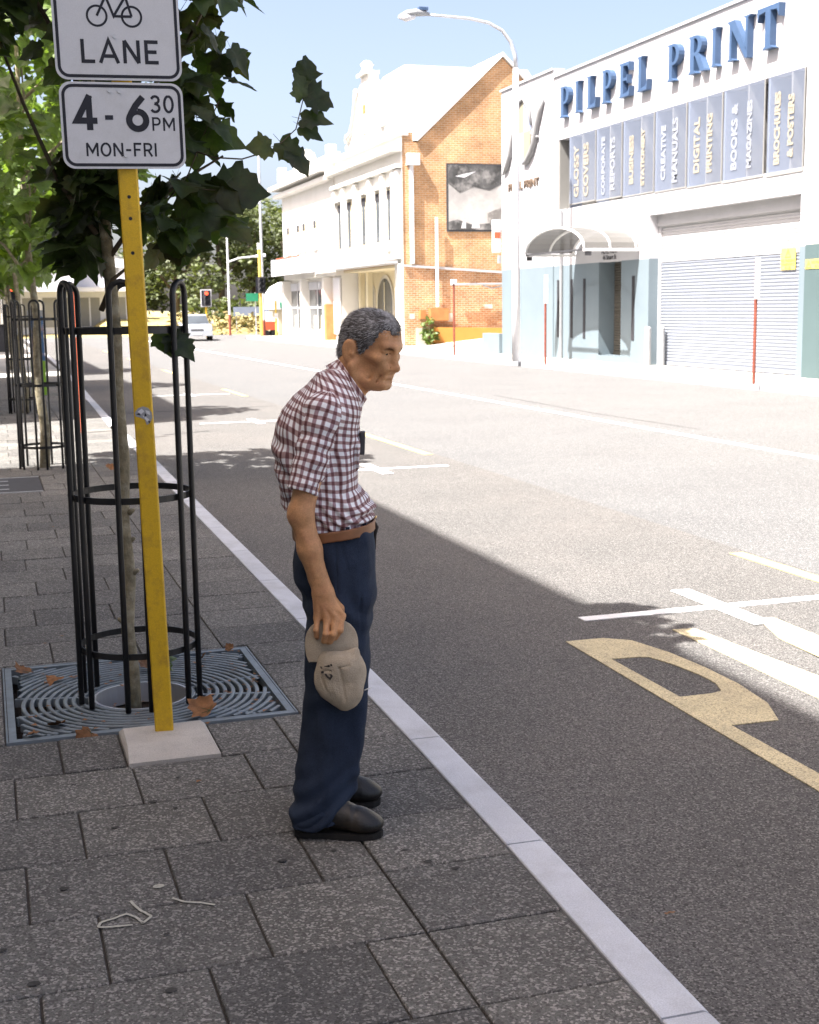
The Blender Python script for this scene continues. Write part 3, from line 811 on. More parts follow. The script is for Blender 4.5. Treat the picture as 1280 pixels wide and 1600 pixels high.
# grey printed board on the gable
bd = thing('mural_board', 'large grey photographic board hung high on the brick gable', 'board', (19.6, BY, 4.6))
mur = mat('mural_print', (.2,.19,.18), .7, .5, 1.1, objco=False, stain=(.62,.6,.57), stain_scale=1.1, stain_amt=1.0)
mur2 = mat('mural_dark_print', (.07,.07,.07), .7, .6, 2.0, stain=(.35,.34,.33), stain_scale=1.6, stain_amt=.9)
mur3 = mat('mural_light_print', (.34,.33,.32), .7, .2, .8, stain=(.6,.59,.57), stain_scale=.9, stain_amt=.6)
def mural(poly, mt_, d): 
    b = MB(); b.prism(poly, XZ, BY-.06-d, BY-.055-d); b.build('print', mt_, bd)
part('frame', MT['charcoal'], bd, (18.14,22.4,BY-.055,BY-.002,4.56,7.26))
mural([(18.22,4.64),(22.3,4.64),(22.3,7.2),(18.22,7.2)], mur3, 0)
mural([(18.22,6.45),(18.7,6.1),(19.3,6.35),(20.0,6.2),(20.6,6.5),(22.3,6.3),(22.3,7.2),(18.22,7.2)], mur2, .007)
mural([(19.9,5.3),(20.4,5.5),(20.9,5.9),(22.3,5.4),(22.3,4.64),(19.9,4.9)], mur, .006)
mural([(18.22,4.64),(20.2,4.64),(20.0,4.9),(19.2,4.85),(18.6,5.05),(18.22,4.95)], mur2, .008)
mural([(18.75,4.7),(18.95,4.7),(18.95,5.0),(18.85,5.05)], MT['pale'], .014)
mural([(19.2,4.7),(19.55,4.7),(19.5,5.05),(19.3,5.1)], MT['pale'], .014)
mural([(18.5,6.75),(18.9,6.7),(19.4,6.95),(18.9,6.85)], MT['pale'], .014)
# street front, set in depth: wall, pilasters, windows, cornices, pediment
VX = 16.1
part('front_wall', MT['whitev'], hall, (VX+.14,16.278,BY-.04,62.0,3.30,8.3), (VX+.02,16.278,BY-.04,52.15,0,3.299))
for yc in (60.98,59.3,56.9,54.7,53.0):
    w_ = part('window', MT['cream'], hall, (VX+.10,VX+.138,yc-.36,yc+.36,4.0,6.35))
    part('window_head', MT['dark'], w_, (VX+.08,VX+.099,yc-.3,yc+.3,5.95,6.3))
    part('window_pane', MT['dglass'], w_, (VX+.085,VX+.099,yc-.22,yc+.22,4.3,5.94))
    part('sill', MT['whitev'], hall, (VX-.05,VX+.138,yc-.5,yc+.5,3.86,3.99))
    part('hood_mould', MT['whitev'], hall, (VX-.08,VX+.138,yc-.55,yc+.55,6.42,6.6))
for yc in (61.75,60.15,58.1,55.8,53.85,52.3,51.75):
    part('pilaster', MT['whitev'], hall, (VX-.02,VX+.139,yc-.2,yc+.2,3.7,7.0))
part('cornice', MT['whitev'], hall, (VX-.10,VX+.139,BY-.05,62.02,7.05,7.2), (VX-.32,VX+.139,BY-.1,62.05,7.68,7.92), (VX-.15,VX+.45,BY-.05,62.02,8.301,8.45), (VX-.05,VX+.139,BY,62.0,3.5,3.7))
def ogee(s_):
    return [(55.95+s_*d, z) for d, z in ((3.3,8.451),(3.3,8.75),(2.9,8.85),(2.45,8.95),(2.05,9.15),(1.7,9.5),(1.42,9.95),(1.18,10.45),(.98,10.8),(.78,10.98),(.58,11.05),(.52,11.3))]
pd = ogee(1) + ogee(-1)[::-1]
b = MB()
for q in range(11):
    l0, l1, r0, r1 = ogee(1)[q], ogee(1)[q+1], ogee(-1)[q], ogee(-1)[q+1]
    if l1[1] - l0[1] > 1e-6: b.prism([l0, r0, r1, l1], YZ, VX-.03, VX+.45)
b.build('pediment', MT['whitev'], hall)
for s_ in (1,-1):
    sc_ = [(VX-.09, 55.95+s_*d, z) for d, z in ((2.65,8.98),(2.2,9.2),(1.84,9.54),(1.54,9.99),(1.3,10.49),(1.06,10.86))]
    b = MB(); b.tube(sc_, [.15,.10,.09,.09,.10,.13], 8); b.build('scroll', MT['whitev'], hall, smooth=True)
    b = MB(); b.tube([(VX-.16,55.95+s_*2.8,9.02),(VX+.4,55.95+s_*2.8,9.02)], .19, 10); b.build('volute', MT['whitev'], hall)
    part('panel_mould', MT['whitev'], hall, (VX-.09,VX-.031,55.95+s_*.55-.06,55.95+s_*.55+.06,8.7,10.6))
part('pediment_cornice', MT['whitev'], hall, (VX-.2,VX+.45,55.3,56.6,11.301,11.42), (VX-.12,VX-.031,54.4,57.5,8.52,8.62))
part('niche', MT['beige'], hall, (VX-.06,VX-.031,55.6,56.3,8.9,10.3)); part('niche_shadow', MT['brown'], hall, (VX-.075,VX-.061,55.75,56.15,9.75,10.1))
b = MB(); b.tube([(VX+.1,55.95,11.421),(VX+.1,55.95,11.6),(VX+.1,55.95,11.75),(VX+.1,55.95,11.9)], [.34,.2,.3,.12], 10); b.build('finial', MT['whitev'], hall, smooth=True)
for yc in (61.85, 51.7): part('finial', MT['whitev'], hall, (VX-.05,VX+.35,yc-.25,yc+.25,8.451,8.8))
# suspended awning and the recessed entrance under it
part('awning_fascia', MT['white'], hall, (VX-.55,VX-.45,BY+.2,66,3.32,3.95)); part('awning_roof', MT['white'], hall, (VX-.449,VX+.019,BY+.2,66,3.32,3.42))
part('entrance_wall', MT['cream'], hall, (17.9,18.1,52.16,62,0,3.3), (VX+.51,18.1,52.16,62,3.2,3.299))
def archpoly(yc, hw, z0, zs): return [(yc-hw,z0),(yc+hw,z0)] + [(yc+hw*math.cos(R(180*k/12)), zs+hw*math.sin(R(180*k/12))) for k in range(13)]
for yc, hw in ((59.3,1.3),(61.5,.45)):
    b = MB(); b.prism(archpoly(yc,hw,0,1.75 if hw > 1 else 2.2), YZ, 17.84, 17.899); w_ = b.build('arched_door', MT['beige'], hall)
    b = MB(); b.prism(archpoly(yc,hw-.18,.9,1.75 if hw > 1 else 2.2), YZ, 17.81, 17.839); b.build('pane', MT['dglass'], w_)
    part('mullion', MT['cream'], w_, (17.79,17.809,yc-.04,yc+.04,.9,2.7))
    part('door_panel', MT['pale'], w_, (17.79,17.839,yc-hw+.2,yc-.05,.2,1.1))
for yc in (60.3,61.6): part('column', MT['cream'], hall, (17.25,17.5,yc-.16,yc+.16,0,3.2))
part('ticket_panel', MT['pale'], hall, (VX+.3,VX+.36,62.05,63.3,.3,3.0))
# ------------------------------------------------------------------ corner shops further on
cs = thing('corner_shops', 'white two storey corner shops beyond the brick hall', 'building', (19, 68, 0))
part('wall', MT['whitev'], cs, (VX+.1,26,62.06,73.4,3.1,8.0), (VX+.4,26,62.06,73.4,-.1,3.099), (VX-.05,VX+.399,63.8,64.2,0,3.05), (VX-.05,VX+.399,68.6,69.0,0,3.05), (VX-.05,VX+.399,72.9,73.4,0,3.05))
part('cornice', MT['whitev'], cs, (VX-.35,VX+.099,62.1,73.7,7.55,7.75), (VX-.6,VX+.6,62.1,73.9,7.95,8.15), (VX-.1,VX+.4,62.1,73.5,8.151,8.75))
b = MB(); b.prism([(66.2,8.751),(69.6,8.751),(68.9,9.3),(67.9,9.6),(66.9,9.3)], YZ, VX-.1, VX+.4); b.build('pediment', MT['whitev'], cs)
for yc in (62.4,73.2): part('finial', MT['whitev'], cs, (VX-.1,VX+.3,yc-.25,yc+.25,8.751,9.2))
for yc in (71.9,69.5,68.2,65.8):
    w_ = part('window', MT['cream'], cs, (VX+.06,VX+.099,yc-.35,yc+.35,4.6,5.8)); part('window_head', MT['charcoal'], w_, (VX+.04,VX+.059,yc-.25,yc+.25,5.55,5.9)); part('sill', MT['whitev'], w_, (VX,VX+.099,yc-.5,yc+.5,4.45,4.599))
part('awning_fascia', MT['white'], cs, (VX-.6,VX-.5,66.01,73.5,3.32,4.2)); part('awning_stripe', MT['red'], cs, (VX-.62,VX-.601,66.5,72.0,4.2,4.25)); part('awning_roof', MT['white'], cs, (VX-.499,VX+.099,66.01,73.5,3.9,4.0))
for (y0, y1) in ((64.4,65.3),(65.45,66.4),(66.55,68.4),(69.2,70.9),(71.05,72.7)):
    w_ = part('shop_window', MT['dglass'], cs, (VX+.34,VX+.399,y0,y1,.5,2.5)); part('window_frame', MT['white'], w_, (VX+.3,VX+.339,y0,y0+.09,.4,2.9), (VX+.3,VX+.339,y0+.09,y1,1.55,1.63), (VX+.3,VX+.339,y0+.09,y1,2.5,2.9))
    part('display', MT['beige'], w_, (VX+.32,VX+.338,y0+.15,(y0+y1)/2,.5,1.2))
part('brown_pier', MT['brown'], cs, (VX-.08,VX+.39,63.3,63.75,0,1.75))
text_obj('shop_lettering', 'BAR', .34, MT['grey'], frame_mat((VX+.29,65.5,2.72),(0,-1,0),(0,0,1)), cs, depth=.004)
# ------------------------------------------------------------------ leaves and trees
def leaf_mesh(seed, mt_, curl=.18):
    r_ = random.Random(seed)
    half = [(.10,-.06),(.26,-.10),(.36,-.02),(.47,.04),(.42,.12),(.42,.2),(.52,.28),(.60,.42),(.48,.46),(.42,.50),(.37,.60),(.35,.70),(.20,.80),(.11,.90)]
    out = [(0,0)] + half + [(0,1.06)] + [(-x, y) for x, y in reversed(half)]
    out = [(x*(1+r_.uniform(-.10,.10)), y*(1+r_.uniform(-.06,.06))) for x, y in out]
    a, c_, d = r_.uniform(.10,.35), r_.uniform(-curl, curl*2), r_.uniform(-.1,.1)
    def z(x, y): return abs(x)*a - c_*(y-.3)**2 + d*x*y + .03*math.sin(9*x+5*y)
    vs = [(0,.33,z(0,.33))] + [(x, y, z(x, y)) for x, y in out]
    n = len(out)
    mid = [(x*.52, .33 + (y-.33)*.52) for x, y in out]
    def zz(x, y): return z(x, y) + .045*math.sin(7.5*x + d*20)*math.cos(6*y) - .10*(x*x)
    vs = [(0,.33,zz(0,.33))] + [(x, y, zz(x, y)) for x, y in mid] + [(x, y, zz(x, y) - .05*r_.random()) for x, y in out]
    fs = [(0, 1+k, 1+(k+1) % n) for k in range(n)] + [(1+k, 1+n+k, 1+n+(k+1) % n, 1+(k+1) % n) for k in range(n)]
    b = MB(); b.add(vs, fs)
    b.mi = 1
    for tx, ty in ((0,1.0),(.50,.46),(-.50,.46),(.42,.08),(-.42,.08)):      # veins stand a little proud on both faces
        for sg in (.006, -.006):
            m1 = (tx*.5, .02 + (ty-.02)*.5)
            w_ = .010
            nx_, ny_ = -(ty-.02), tx; l_ = math.hypot(nx_, ny_); nx_, ny_ = nx_/l_*w_, ny_/l_*w_
            b.add([(nx_,.02+ny_,zz(0,.02)+sg),(-nx_,.02-ny_,zz(0,.02)+sg),(m1[0]-nx_*.7,m1[1]-ny_*.7,zz(*m1)+sg),(m1[0]+nx_*.7,m1[1]+ny_*.7,zz(*m1)+sg)], [(0,1,2,3)])
    b.add([(-.012,0,0),(.012,0,0),(.008,-.34,.06),(-.008,-.34,.06)], [(0,1,2,3)])
    me = bpy.data.meshes.new('leaf'); me.from_pydata(b.v, [], b.f); me.materials.append(mt_); me.materials.append(MT['vein']); me.polygons.foreach_set('material_index', b.m); me.polygons.foreach_set('use_smooth', [True]*len(b.f)); me.update()
    return me
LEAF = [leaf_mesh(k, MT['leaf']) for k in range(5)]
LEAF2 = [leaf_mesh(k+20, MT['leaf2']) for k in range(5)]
def leaf_rot(r_, out_dir, droop=.6):
    """rotation with +Y along the leaf, +Z its face"""
    d = Vector((out_dir[0] + r_.uniform(-.6,.6), out_dir[1] + r_.uniform(-.6,.6), -droop + r_.uniform(-.6,.5))).normalized()
    up = Vector((r_.uniform(-.6,.6), r_.uniform(-.6,.6), 1)).normalized()
    x = d.cross(up).normalized(); z = x.cross(d)
    return Matrix((x, d, z)).transposed()
def put_leaves(parent, name, spots, meshes, limit, prio):
    """the best-seen leaves are objects; the rest one joined part"""
    spots.sort(key=prio)
    off = ORG[parent.name]
    rest = MB()
    for k, (p, rm, s) in enumerate(spots):
        me = meshes[k % len(meshes)]
        if k < limit:
            o = inst('leaf', me, parent, Vector(p) - off, rm.to_euler(), (s, s, s))
        else:
            M_ = rm.to_4x4() @ Matrix.Scale(s, 4)
            M_.translation = Vector(p)
            o_ = len(rest.v)
            rest.v += [tuple(M_ @ v.co) for v in me.vertices]
            for f in me.polygons: rest.f.append(tuple(o_ + q for q in f.vertices)); rest.m.append(f.material_index)
    if rest.v:
        tag(rest.build(name, [meshes[0].materials[0], MT['vein']], parent), kind='stuff')
def ell_pts(r_, c, rad, n, shell=.35):
    out = []
    while len(out) < n:
        v = Vector((r_.uniform(-1,1), r_.uniform(-1,1), r_.uniform(-1,1)))
        if shell < v.length <= 1:
            out.append((Vector((c[0]+v.x*rad[0], c[1]+v.y*rad[1], c[2]+v.z*rad[2])), v))
    return out
def limb(parent, pts, r0, r1, mt_, name='limb', n=7):
    b = MB(); k = len(pts)
    b.tube(pts, [r0 + (r1-r0)*i/(k-1) for i in range(k)], n)
    return b.build(name, mt_, parent, smooth=True)

# tree 1, behind the sign
r_ = random.Random(11)
t1 = thing('plane_tree', 'young plane tree with thin pale trunk inside the near black guard', 'tree', (.50, 5.45, -.1))
tp = [(.505,5.40,-.10),(.505,5.41,.12),(.495,5.42,.30),(.512,5.43,.52),(.500,5.44,.75),(.512,5.44,1.0),(.502,5.45,1.25),(.505,5.45,1.5),(.492,5.45,1.8),(.47,5.46,2.2),(.44,5.47,2.7),(.45,5.48,3.3),(.45,5.5,4.0),(.47,5.5,4.9)]
b = MB(); rr = [.031,.029,.027,.028,.025,.026,.025,.026,.024,.022,.02,.018,.014,.008]
b.tube(tp, [r*1.0 for r in rr], 12)
for (x,y,z,a) in ((.478,5.42,.33,0),(.528,5.42,.53,1),(.522,5.43,.78,1),(.485,5.43,.82,2),(.52,5.44,.66,1),(.49,5.44,1.12,0)):
    b.tube([(x,y,z),(x+(.022 if a % 2 else -.02),y-.012,z+.015)], [.014,.007], 6)
b.build('trunk', MT['bark'], t1, smooth=True)
limbs = [[(.455,5.45,1.75),(.60,5.42,1.95),(.78,5.38,2.10),(.95,5.36,2.2)], [(.45,5.46,1.9),(.32,5.5,2.1),(.2,5.5,2.4),(.08,5.46,2.75)], [(.45,5.46,2.15),(.64,5.44,2.4),(.82,5.4,2.62),(.98,5.36,2.9)],
         [(.44,5.47,2.4),(.3,5.4,2.7),(.1,5.3,3.0),(-.2,5.2,3.4)], [(.44,5.47,2.7),(.6,5.6,3.2),(.9,5.7,3.7),(1.1,5.8,4.2)], [(.455,5.45,1.6),(.50,5.40,1.72),(.60,5.36,1.80)], [(.45,5.47,3.2),(.3,5.7,3.7),(.1,5.9,4.2)]]
for L_ in limbs: limb(t1, L_, .012, .004, MT['twig'])
limb(t1, [(.80,5.30,2.22),(.90,5.29,2.185),(1.01,5.28,2.18),(1.14,5.28,2.22),(1.23,5.28,2.30),(1.27,5.28,2.44)], .004, .002, MT['twig'], 'twig', 5)
limb(t1, [(.70,5.33,2.0),(.80,5.30,2.12),(.86,5.30,2.26),(.93,5.3,2.4)], .004, .002, MT['twig'], 'twig', 5)
limb(t1, [(.58,5.35,1.98),(.74,5.30,2.07),(.90,5.28,2.06)], .004, .002, MT['twig'], 'twig', 5)
spots = []
for c, rad, n in (((.0,5.42,2.98),(.40,.45,.42),210), ((.86,5.38,2.80),(.19,.32,.44),62), ((.55,5.5,2.75),(.30,.35,.55),60), ((.43,5.46,2.02),(.13,.2,.27),80), ((.75,5.34,1.98),(.20,.22,.16),36), ((.80,5.36,2.36),(.15,.2,.16),20)):
    for p, v in ell_pts(r_, c, rad, n): spots.append((p, leaf_rot(r_, (v.x, v.y)), r_.uniform(.085,.155)))
for (x, y, z, dx, dz, s) in ((1.13,5.28,2.25,-1,-.1,.13),(1.17,5.28,2.27,.6,-.6,.15),(1.20,5.27,2.24,.9,-.9,.17),(1.26,5.28,2.36,.8,-.1,.15),(1.27,5.28,2.44,-.2,.5,.14),(1.28,5.28,2.45,.7,-.2,.16),(1.28,5.29,2.50,.1,.9,.14),(1.25,5.27,2.33,1,-.5,.13),
                           (.92,5.27,2.07,1,-.1,.20),(.80,5.28,2.08,.9,-.4,.17),(.88,5.3,2.28,.8,-.3,.15),(.76,5.27,1.95,.9,.15,.22),(.70,5.30,1.90,.9,-.3,.2),(.70,5.3,1.50,.6,-.9,.11),(.67,5.32,1.51,.3,-.9,.10),(.73,5.29,1.48,.8,-1,.10)):
    d = Vector((dx, r_.uniform(-.35,.1), dz)).normalized()
    nrm = Vector((r_.uniform(-.3,.3), -1, .5+r_.uniform(-.3,.5))); x_ = d.cross(nrm).normalized(); z_ = x_.cross(d)
    if x > 1.1: x -= .005; z -= .02; s *= .78
    spots.append((Vector((x,y,z)), Matrix((x_, d, z_)).transposed(), s))
up = []
for c, rad, n in (((.25,5.45,3.85),(.85,.8,.7),420), ((.35,5.6,4.5),(.45,.4,.35),150)):
    for p, v in ell_pts(r_, c, rad, n): up.append((p, leaf_rot(r_, (v.x, v.y)), r_.uniform(.13,.2)))
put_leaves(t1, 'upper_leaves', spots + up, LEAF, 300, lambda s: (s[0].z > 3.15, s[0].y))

# tree 2 in the sunlit gap
def row_tree(name, label, x, y, zc, n, limit, big=.17, seed=5, rad=(1.25,1.25,1.6)):
    r_ = random.Random(seed)
    t = thing(name, label, 'tree', (x, y, -.1), 'plane trees along the near kerb')
    tp = [(x-.01,y,-.1),(x+.02,y,.4),(x-.03,y,.9),(x+.0,y,1.5),(x-.05,y,2.2),(x-.06,y,3.0),(x-.05,y,4.2)]
    limb(t, tp, .055, .02, MT['bark'], 'trunk', 10)
    for k in range(6):
        a = r_.uniform(0, 6.3); z0 = 1.9 + k*.35
        limb(t, [(x-.05,y,z0),(x+.4*math.cos(a),y+.4*math.sin(a),z0+.35),(x+.95*math.cos(a),y+.95*math.sin(a),z0+.6)], .02, .006, MT['bark'])
    sp = []
    for p, v in ell_pts(r_, (x,y,zc), rad, n, .45):
        if mnoise.noise(p*1.6) < -.22: continue
        sp.append((p, leaf_rot(r_, (v.x, v.y), .4), r_.uniform(.75,1.15)*big))
    put_leaves(t, 'crown_leaves', sp, LEAF2, limit, lambda s: (not (s[0].x > x-.4 and s[0].z < zc+.6), s[0].y))
    return t
t1['group'] = 'plane trees along the near kerb'
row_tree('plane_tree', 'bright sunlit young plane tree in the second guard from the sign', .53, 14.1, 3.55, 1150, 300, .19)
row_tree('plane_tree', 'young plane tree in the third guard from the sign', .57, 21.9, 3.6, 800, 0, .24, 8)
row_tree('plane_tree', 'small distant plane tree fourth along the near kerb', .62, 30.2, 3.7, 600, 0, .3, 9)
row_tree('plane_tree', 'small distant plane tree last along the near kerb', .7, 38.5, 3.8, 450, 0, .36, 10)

# guards
def make_guard(name, label, cx_, cy_, mt_):
    t = thing(name, label, 'tree guard', (cx_, cy_, 0), 'steel tree guards along the near kerb')
    Rr = .255
    for k in range(6):
        am = R(60*k + 22)
        aw = R(10.5)
        pts = []
        for s_, z in ((-1,.0),(-1,.6),(-1,1.2),(-1,1.66)):
            pts.append((cx_+Rr*math.cos(am-aw), cy_+Rr*math.sin(am-aw), z))
        for q in range(1, 8):
            f = math.pi*q/8; tt = -math.cos(f)
            pts.append((cx_+Rr*math.cos(am+aw*tt), cy_+Rr*math.sin(am+aw*tt), 1.66+.048*math.sin(f)))
        for z in (1.66,1.2,.6,0): pts.append((cx_+Rr*math.cos(am+aw), cy_+Rr*math.sin(am+aw), z))
        b = MB(); b.tube(pts, .0118, 8); b.build('hoop', mt_, t, smooth=True)
    for z in (1.52,.855,.225):
        b = MB(); n = 40; vs = []
        for k in range(n):
            a = 2*math.pi*k/n
            for rr_, zz in ((Rr-.018,z-.013),(Rr-.012,z-.013),(Rr-.012,z+.013),(Rr-.018,z+.013)):
                vs.append((cx_+rr_*math.cos(a), cy_+rr_*math.sin(a), zz))
        fs = []
        for k in range(n):
            j = (k+1) % n
            for q in range(4):
                p = (q+1) % 4
                fs.append((4*k+q, 4*j+q, 4*j+p, 4*k+p))
        b.add(vs, fs); b.build('ring', mt_, t)
    return t
make_guard('tree_guard', 'tall black hooped tree guard standing on the cast grate behind the sign post', .545, 5.46, MT['iron'])
make_guard('tree_guard', 'second tree guard from the sign standing in the sunlit gap', .53, 14.1, MT['iron'])
make_guard('tree_guard', 'third tree guard from the sign standing in the far shade', .57, 21.9, MT['iron'])

# ------------------------------------------------------------------ far side street furniture
t = thing('street_lamp', 'tall white street lamp with long curved arm in front of the print shop', 'street lamp', (14.35,34.9,0))
b = MB(); b.tube([(14.35,34.9,0),(14.35,34.9,2),(14.35,34.9,5),(14.35,34.9,8.0)], [.125,.11,.095,.075], 12); b.build('pole', MT['pale'], t, smooth=True)
b = MB(); b.tube([(14.35,34.9,8.0),(14.33,34.9,8.35),(14.2,34.9,8.7),(13.95,34.9,8.98),(13.55,34.9,9.16),(13.0,34.9,9.24),(12.3,34.9,9.27),(11.7,34.9,9.28)], [.07,.06,.055,.05,.045,.04,.035,.03], 8); b.build('arm', MT['steel'], t, smooth=True)
b = MB(); b.tube([(11.85,34.9,9.3),(11.5,34.9,9.32),(11.25,34.9,9.28),(11.0,34.9,9.2)], [.05,.10,.09,.03], 8, flat=1.4); hd = b.build('lantern', MT['grey'], t, smooth=True)
part('photocell', MT['blue'], hd, (11.55,11.8,34.8,35.0,9.38,9.46))
b = MB(); b.tube([(11.45,34.9,9.22),(11.2,34.9,9.17),(11.0,34.9,9.17)], [.06,.10,.03], 8, flat=1.4); b.build('lens', MT['pale'], hd, smooth=True)
def sign_post(label, x, y, h, zs, face, base):
    t = thing('sign_post', label, 'sign post', (x, y, 0))
    b = MB(); b.tube([(x,y,0),(x,y,h)], .032, 8); b.build('post', base, t)
    part('plate', face, t, (x-.14,x+.14,y-.04,y-.034,zs,h+.02) if False else (x-.05,x+.05,y-.05,y-.033,zs,h+.02))
    return t
sign_post('rusty red post with narrow white plate seen edge on, left of the shop door', 14.23, 32.57, 2.35, 1.62, MT['pale'], MT['rust'])
sign_post('rusty red post with narrow white plate in front of the roller shutter', 14.29, 22.58, 2.41, 1.64, MT['pale'], MT['rust'])
t = thing('sign_post', 'thin rusty post with small white cap in front of the brick hall', 'sign post', (14.35, 40.1, 0))
b = MB(); b.tube([(14.35,40.1,0),(14.35,40.1,2.3)], .035, 8); b.build('post', MT['rust'], t)
part('cap', MT['pale'], t, (14.27,14.43,40.02,40.18,2.28,2.42))
# small plant at the foot of the brick hall
t = thing('small_shrub', 'small straggly green shrub at the foot of the brick hall', 'shrub', (17.2, 51.1, 0))
r_ = random.Random(4); sp = []
limb(t, [(17.2,51.1,0),(17.22,51.05,.5),(17.15,51.0,.9)], .02, .006, MT['twig'], 'stem', 5)
for p, v in ell_pts(r_, (17.2,51.0,.6), (.3,.3,.55), 60, .1): sp.append((p, leaf_rot(r_, (v.x,v.y), .1), .22))
put_leaves(t, 'foliage', sp, LEAF2, 0, lambda s: 0)

# ------------------------------------------------------------------ the far junction
def signal(label, x, y, zc, hpole, boards=True, lit=True, s=1.0, pole=None, pole_r=.06):
    t = thing('traffic_light', label, 'traffic light', (x, y, 0))
    b = MB(); b.tube([(x,y,-.1),(x,y,hpole)], pole_r, 8); b.build('pole', pole or MT['yellow'], t)
    if boards: part('target_board', MT['pale'], t, (x-.33*s,x+.33*s,y-.10,y-.09,zc-.52*s,zc+.52*s))
    part('board', MT['sign_blk'], t, (x-.27*s,x+.27*s,y-.115,y-.101,zc-.46*s,zc+.46*s)); part('housing', MT['charcoal'], t, (x-.15*s,x+.15*s,y-.3,y-.116,zc-.44*s,zc+.44*s))
    for k, z in enumerate((zc+.28*s, zc, zc-.28*s)):
        b = MB(); b.prism([(x+.11*s*math.cos(2*math.pi*q/14), z+.11*s*math.sin(2*math.pi*q/14)) for q in range(14)], XZ, y-.32, y-.301)
        b.build('lamp', MT['red_lamp'] if (k == 0 and lit) else MT['sign_blk'], t)
        b = MB(); b.tube([(x,y-.44,z+.01),(x,y-.301,z+.01)], .125*s, 12, caps=False); b.build('visor', MT['charcoal'], t)
    return t
signal('small far traffic light showing red above the silver car', 12.88, 80.3, 2.24, 1.8)
signal('traffic light showing red on a yellow post at the far left kerb', 1.08, 50.0, 2.15, 1.85, False, True, .95)
t = signal('traffic light turned aside on a tall yellow pole by the corner shops', 15.2, 75.2, 2.9, 4.9, False, False, 1.0, MT['yellow2'], .09)
part('pole_cap', MT['pale'], t, (15.1,15.3,75.1,75.3,4.9,5.25))
t = thing('street_sign', 'small green street sign beside the tall yellow signal pole', 'sign', (14.85,76,0)); part('plate', MT['greens'], t, (14.5,15.2,75.9,75.94,2.0,2.45)); b = MB(); b.tube([(15.05,76,-.1),(15.05,76,2.5)], .03, 6); b.build('post', MT['steel'], t)
def pole(label, x, y, h, base_h, r=.08, mt_=MT['pale']):
    t = thing('lamp_pole', label, 'pole', (x, y, -.1))
    b = MB(); b.tube([(x,y,base_h),(x,y,h)], [r, r*.75], 8); b.build('shaft', mt_, t)
    b = MB(); b.tube([(x,y,-.15),(x,y,base_h-.001)], r*1.05, 8); b.build('base', MT['rust'], t)
    return t
t = pole('pale pole with a brown foot standing before the far trees', 15.43, 86.7, 6.2, 1.2)
b = MB(); b.tube([(15.45,86.6,4.6),(16.2,86.6,4.85),(17.2,86.6,4.95)], .05, 6); b.build('arm', MT['pale'], t)
b = MB(); b.tube([(17.2,86.6,4.95),(17.9,86.6,5.02)], [.07,.12], 6); b.build('lantern', MT['pale'], t)
pole('tall slim grey pole with a red brown foot by the corner shops', 15.72, 77.1, 10.4, .9, .09, MT['steel'])
t = thing('yellow_post', 'short yellow crossing post beside the corner shops', 'post', (16.1,75.4,0)); b = MB(); b.tube([(16.1,75.4,-.1),(16.1,75.4,2.0)], .06, 6); b.build('post', MT['yellow2'], t); part('push_button', MT['pale'], t, (16.0,16.2,75.25,75.33,1.0,1.3))
t = thing('direction_sign', 'low wide grey direction sign on two posts in the dry planting', 'sign', (17.5,90,0)); part('panel', MT['banner'], t, (16.3,18.9,90,90.06,1.1,1.7))
for x in (16.5, 18.7):
    b = MB(); b.tube([(x,90.1,0),(x,90.1,1.7)], .04, 6); b.build('post', MT['steel'], t)
t = thing('white_shelter', 'small white round roofed shelter left of the corner shops', 'shelter', (18.6,84,0))
b = MB(); b.prism([(17.6,1.5),(17.6,2.4),(18.0,2.95),(18.6,3.25),(19.4,3.3),(20.2,3.3),(20.2,1.5)], XZ, 83, 86); b.build('roof', MT['pale'], t)
part('wall', MT['cream'], t, (17.9,20.0,83.2,86,-.1,1.49)); part('window', MT['dglass'], t, (18.3,19.3,83.15,83.199,.5,1.3)); part('sign_band', MT['greens'], t, (18.0,19.6,82.95,82.999,1.6,1.95))
t = thing('red_barrow', 'small red and white street barrow beside the crossing post', 'barrow', (15.9,78.5,0)); part('body', MT['red'], t, (16.0,16.7,78.2,79,.3,.8)); part('top', MT['pale'], t, (16.05,16.5,78.25,78.95,.801,1.4))
for x in (16.1,16.6):
    b = MB(); b.tube([(x,78.15,.1),(x,79.05,.1)], .2, 12); b.build('wheel', MT['tyre'], t)
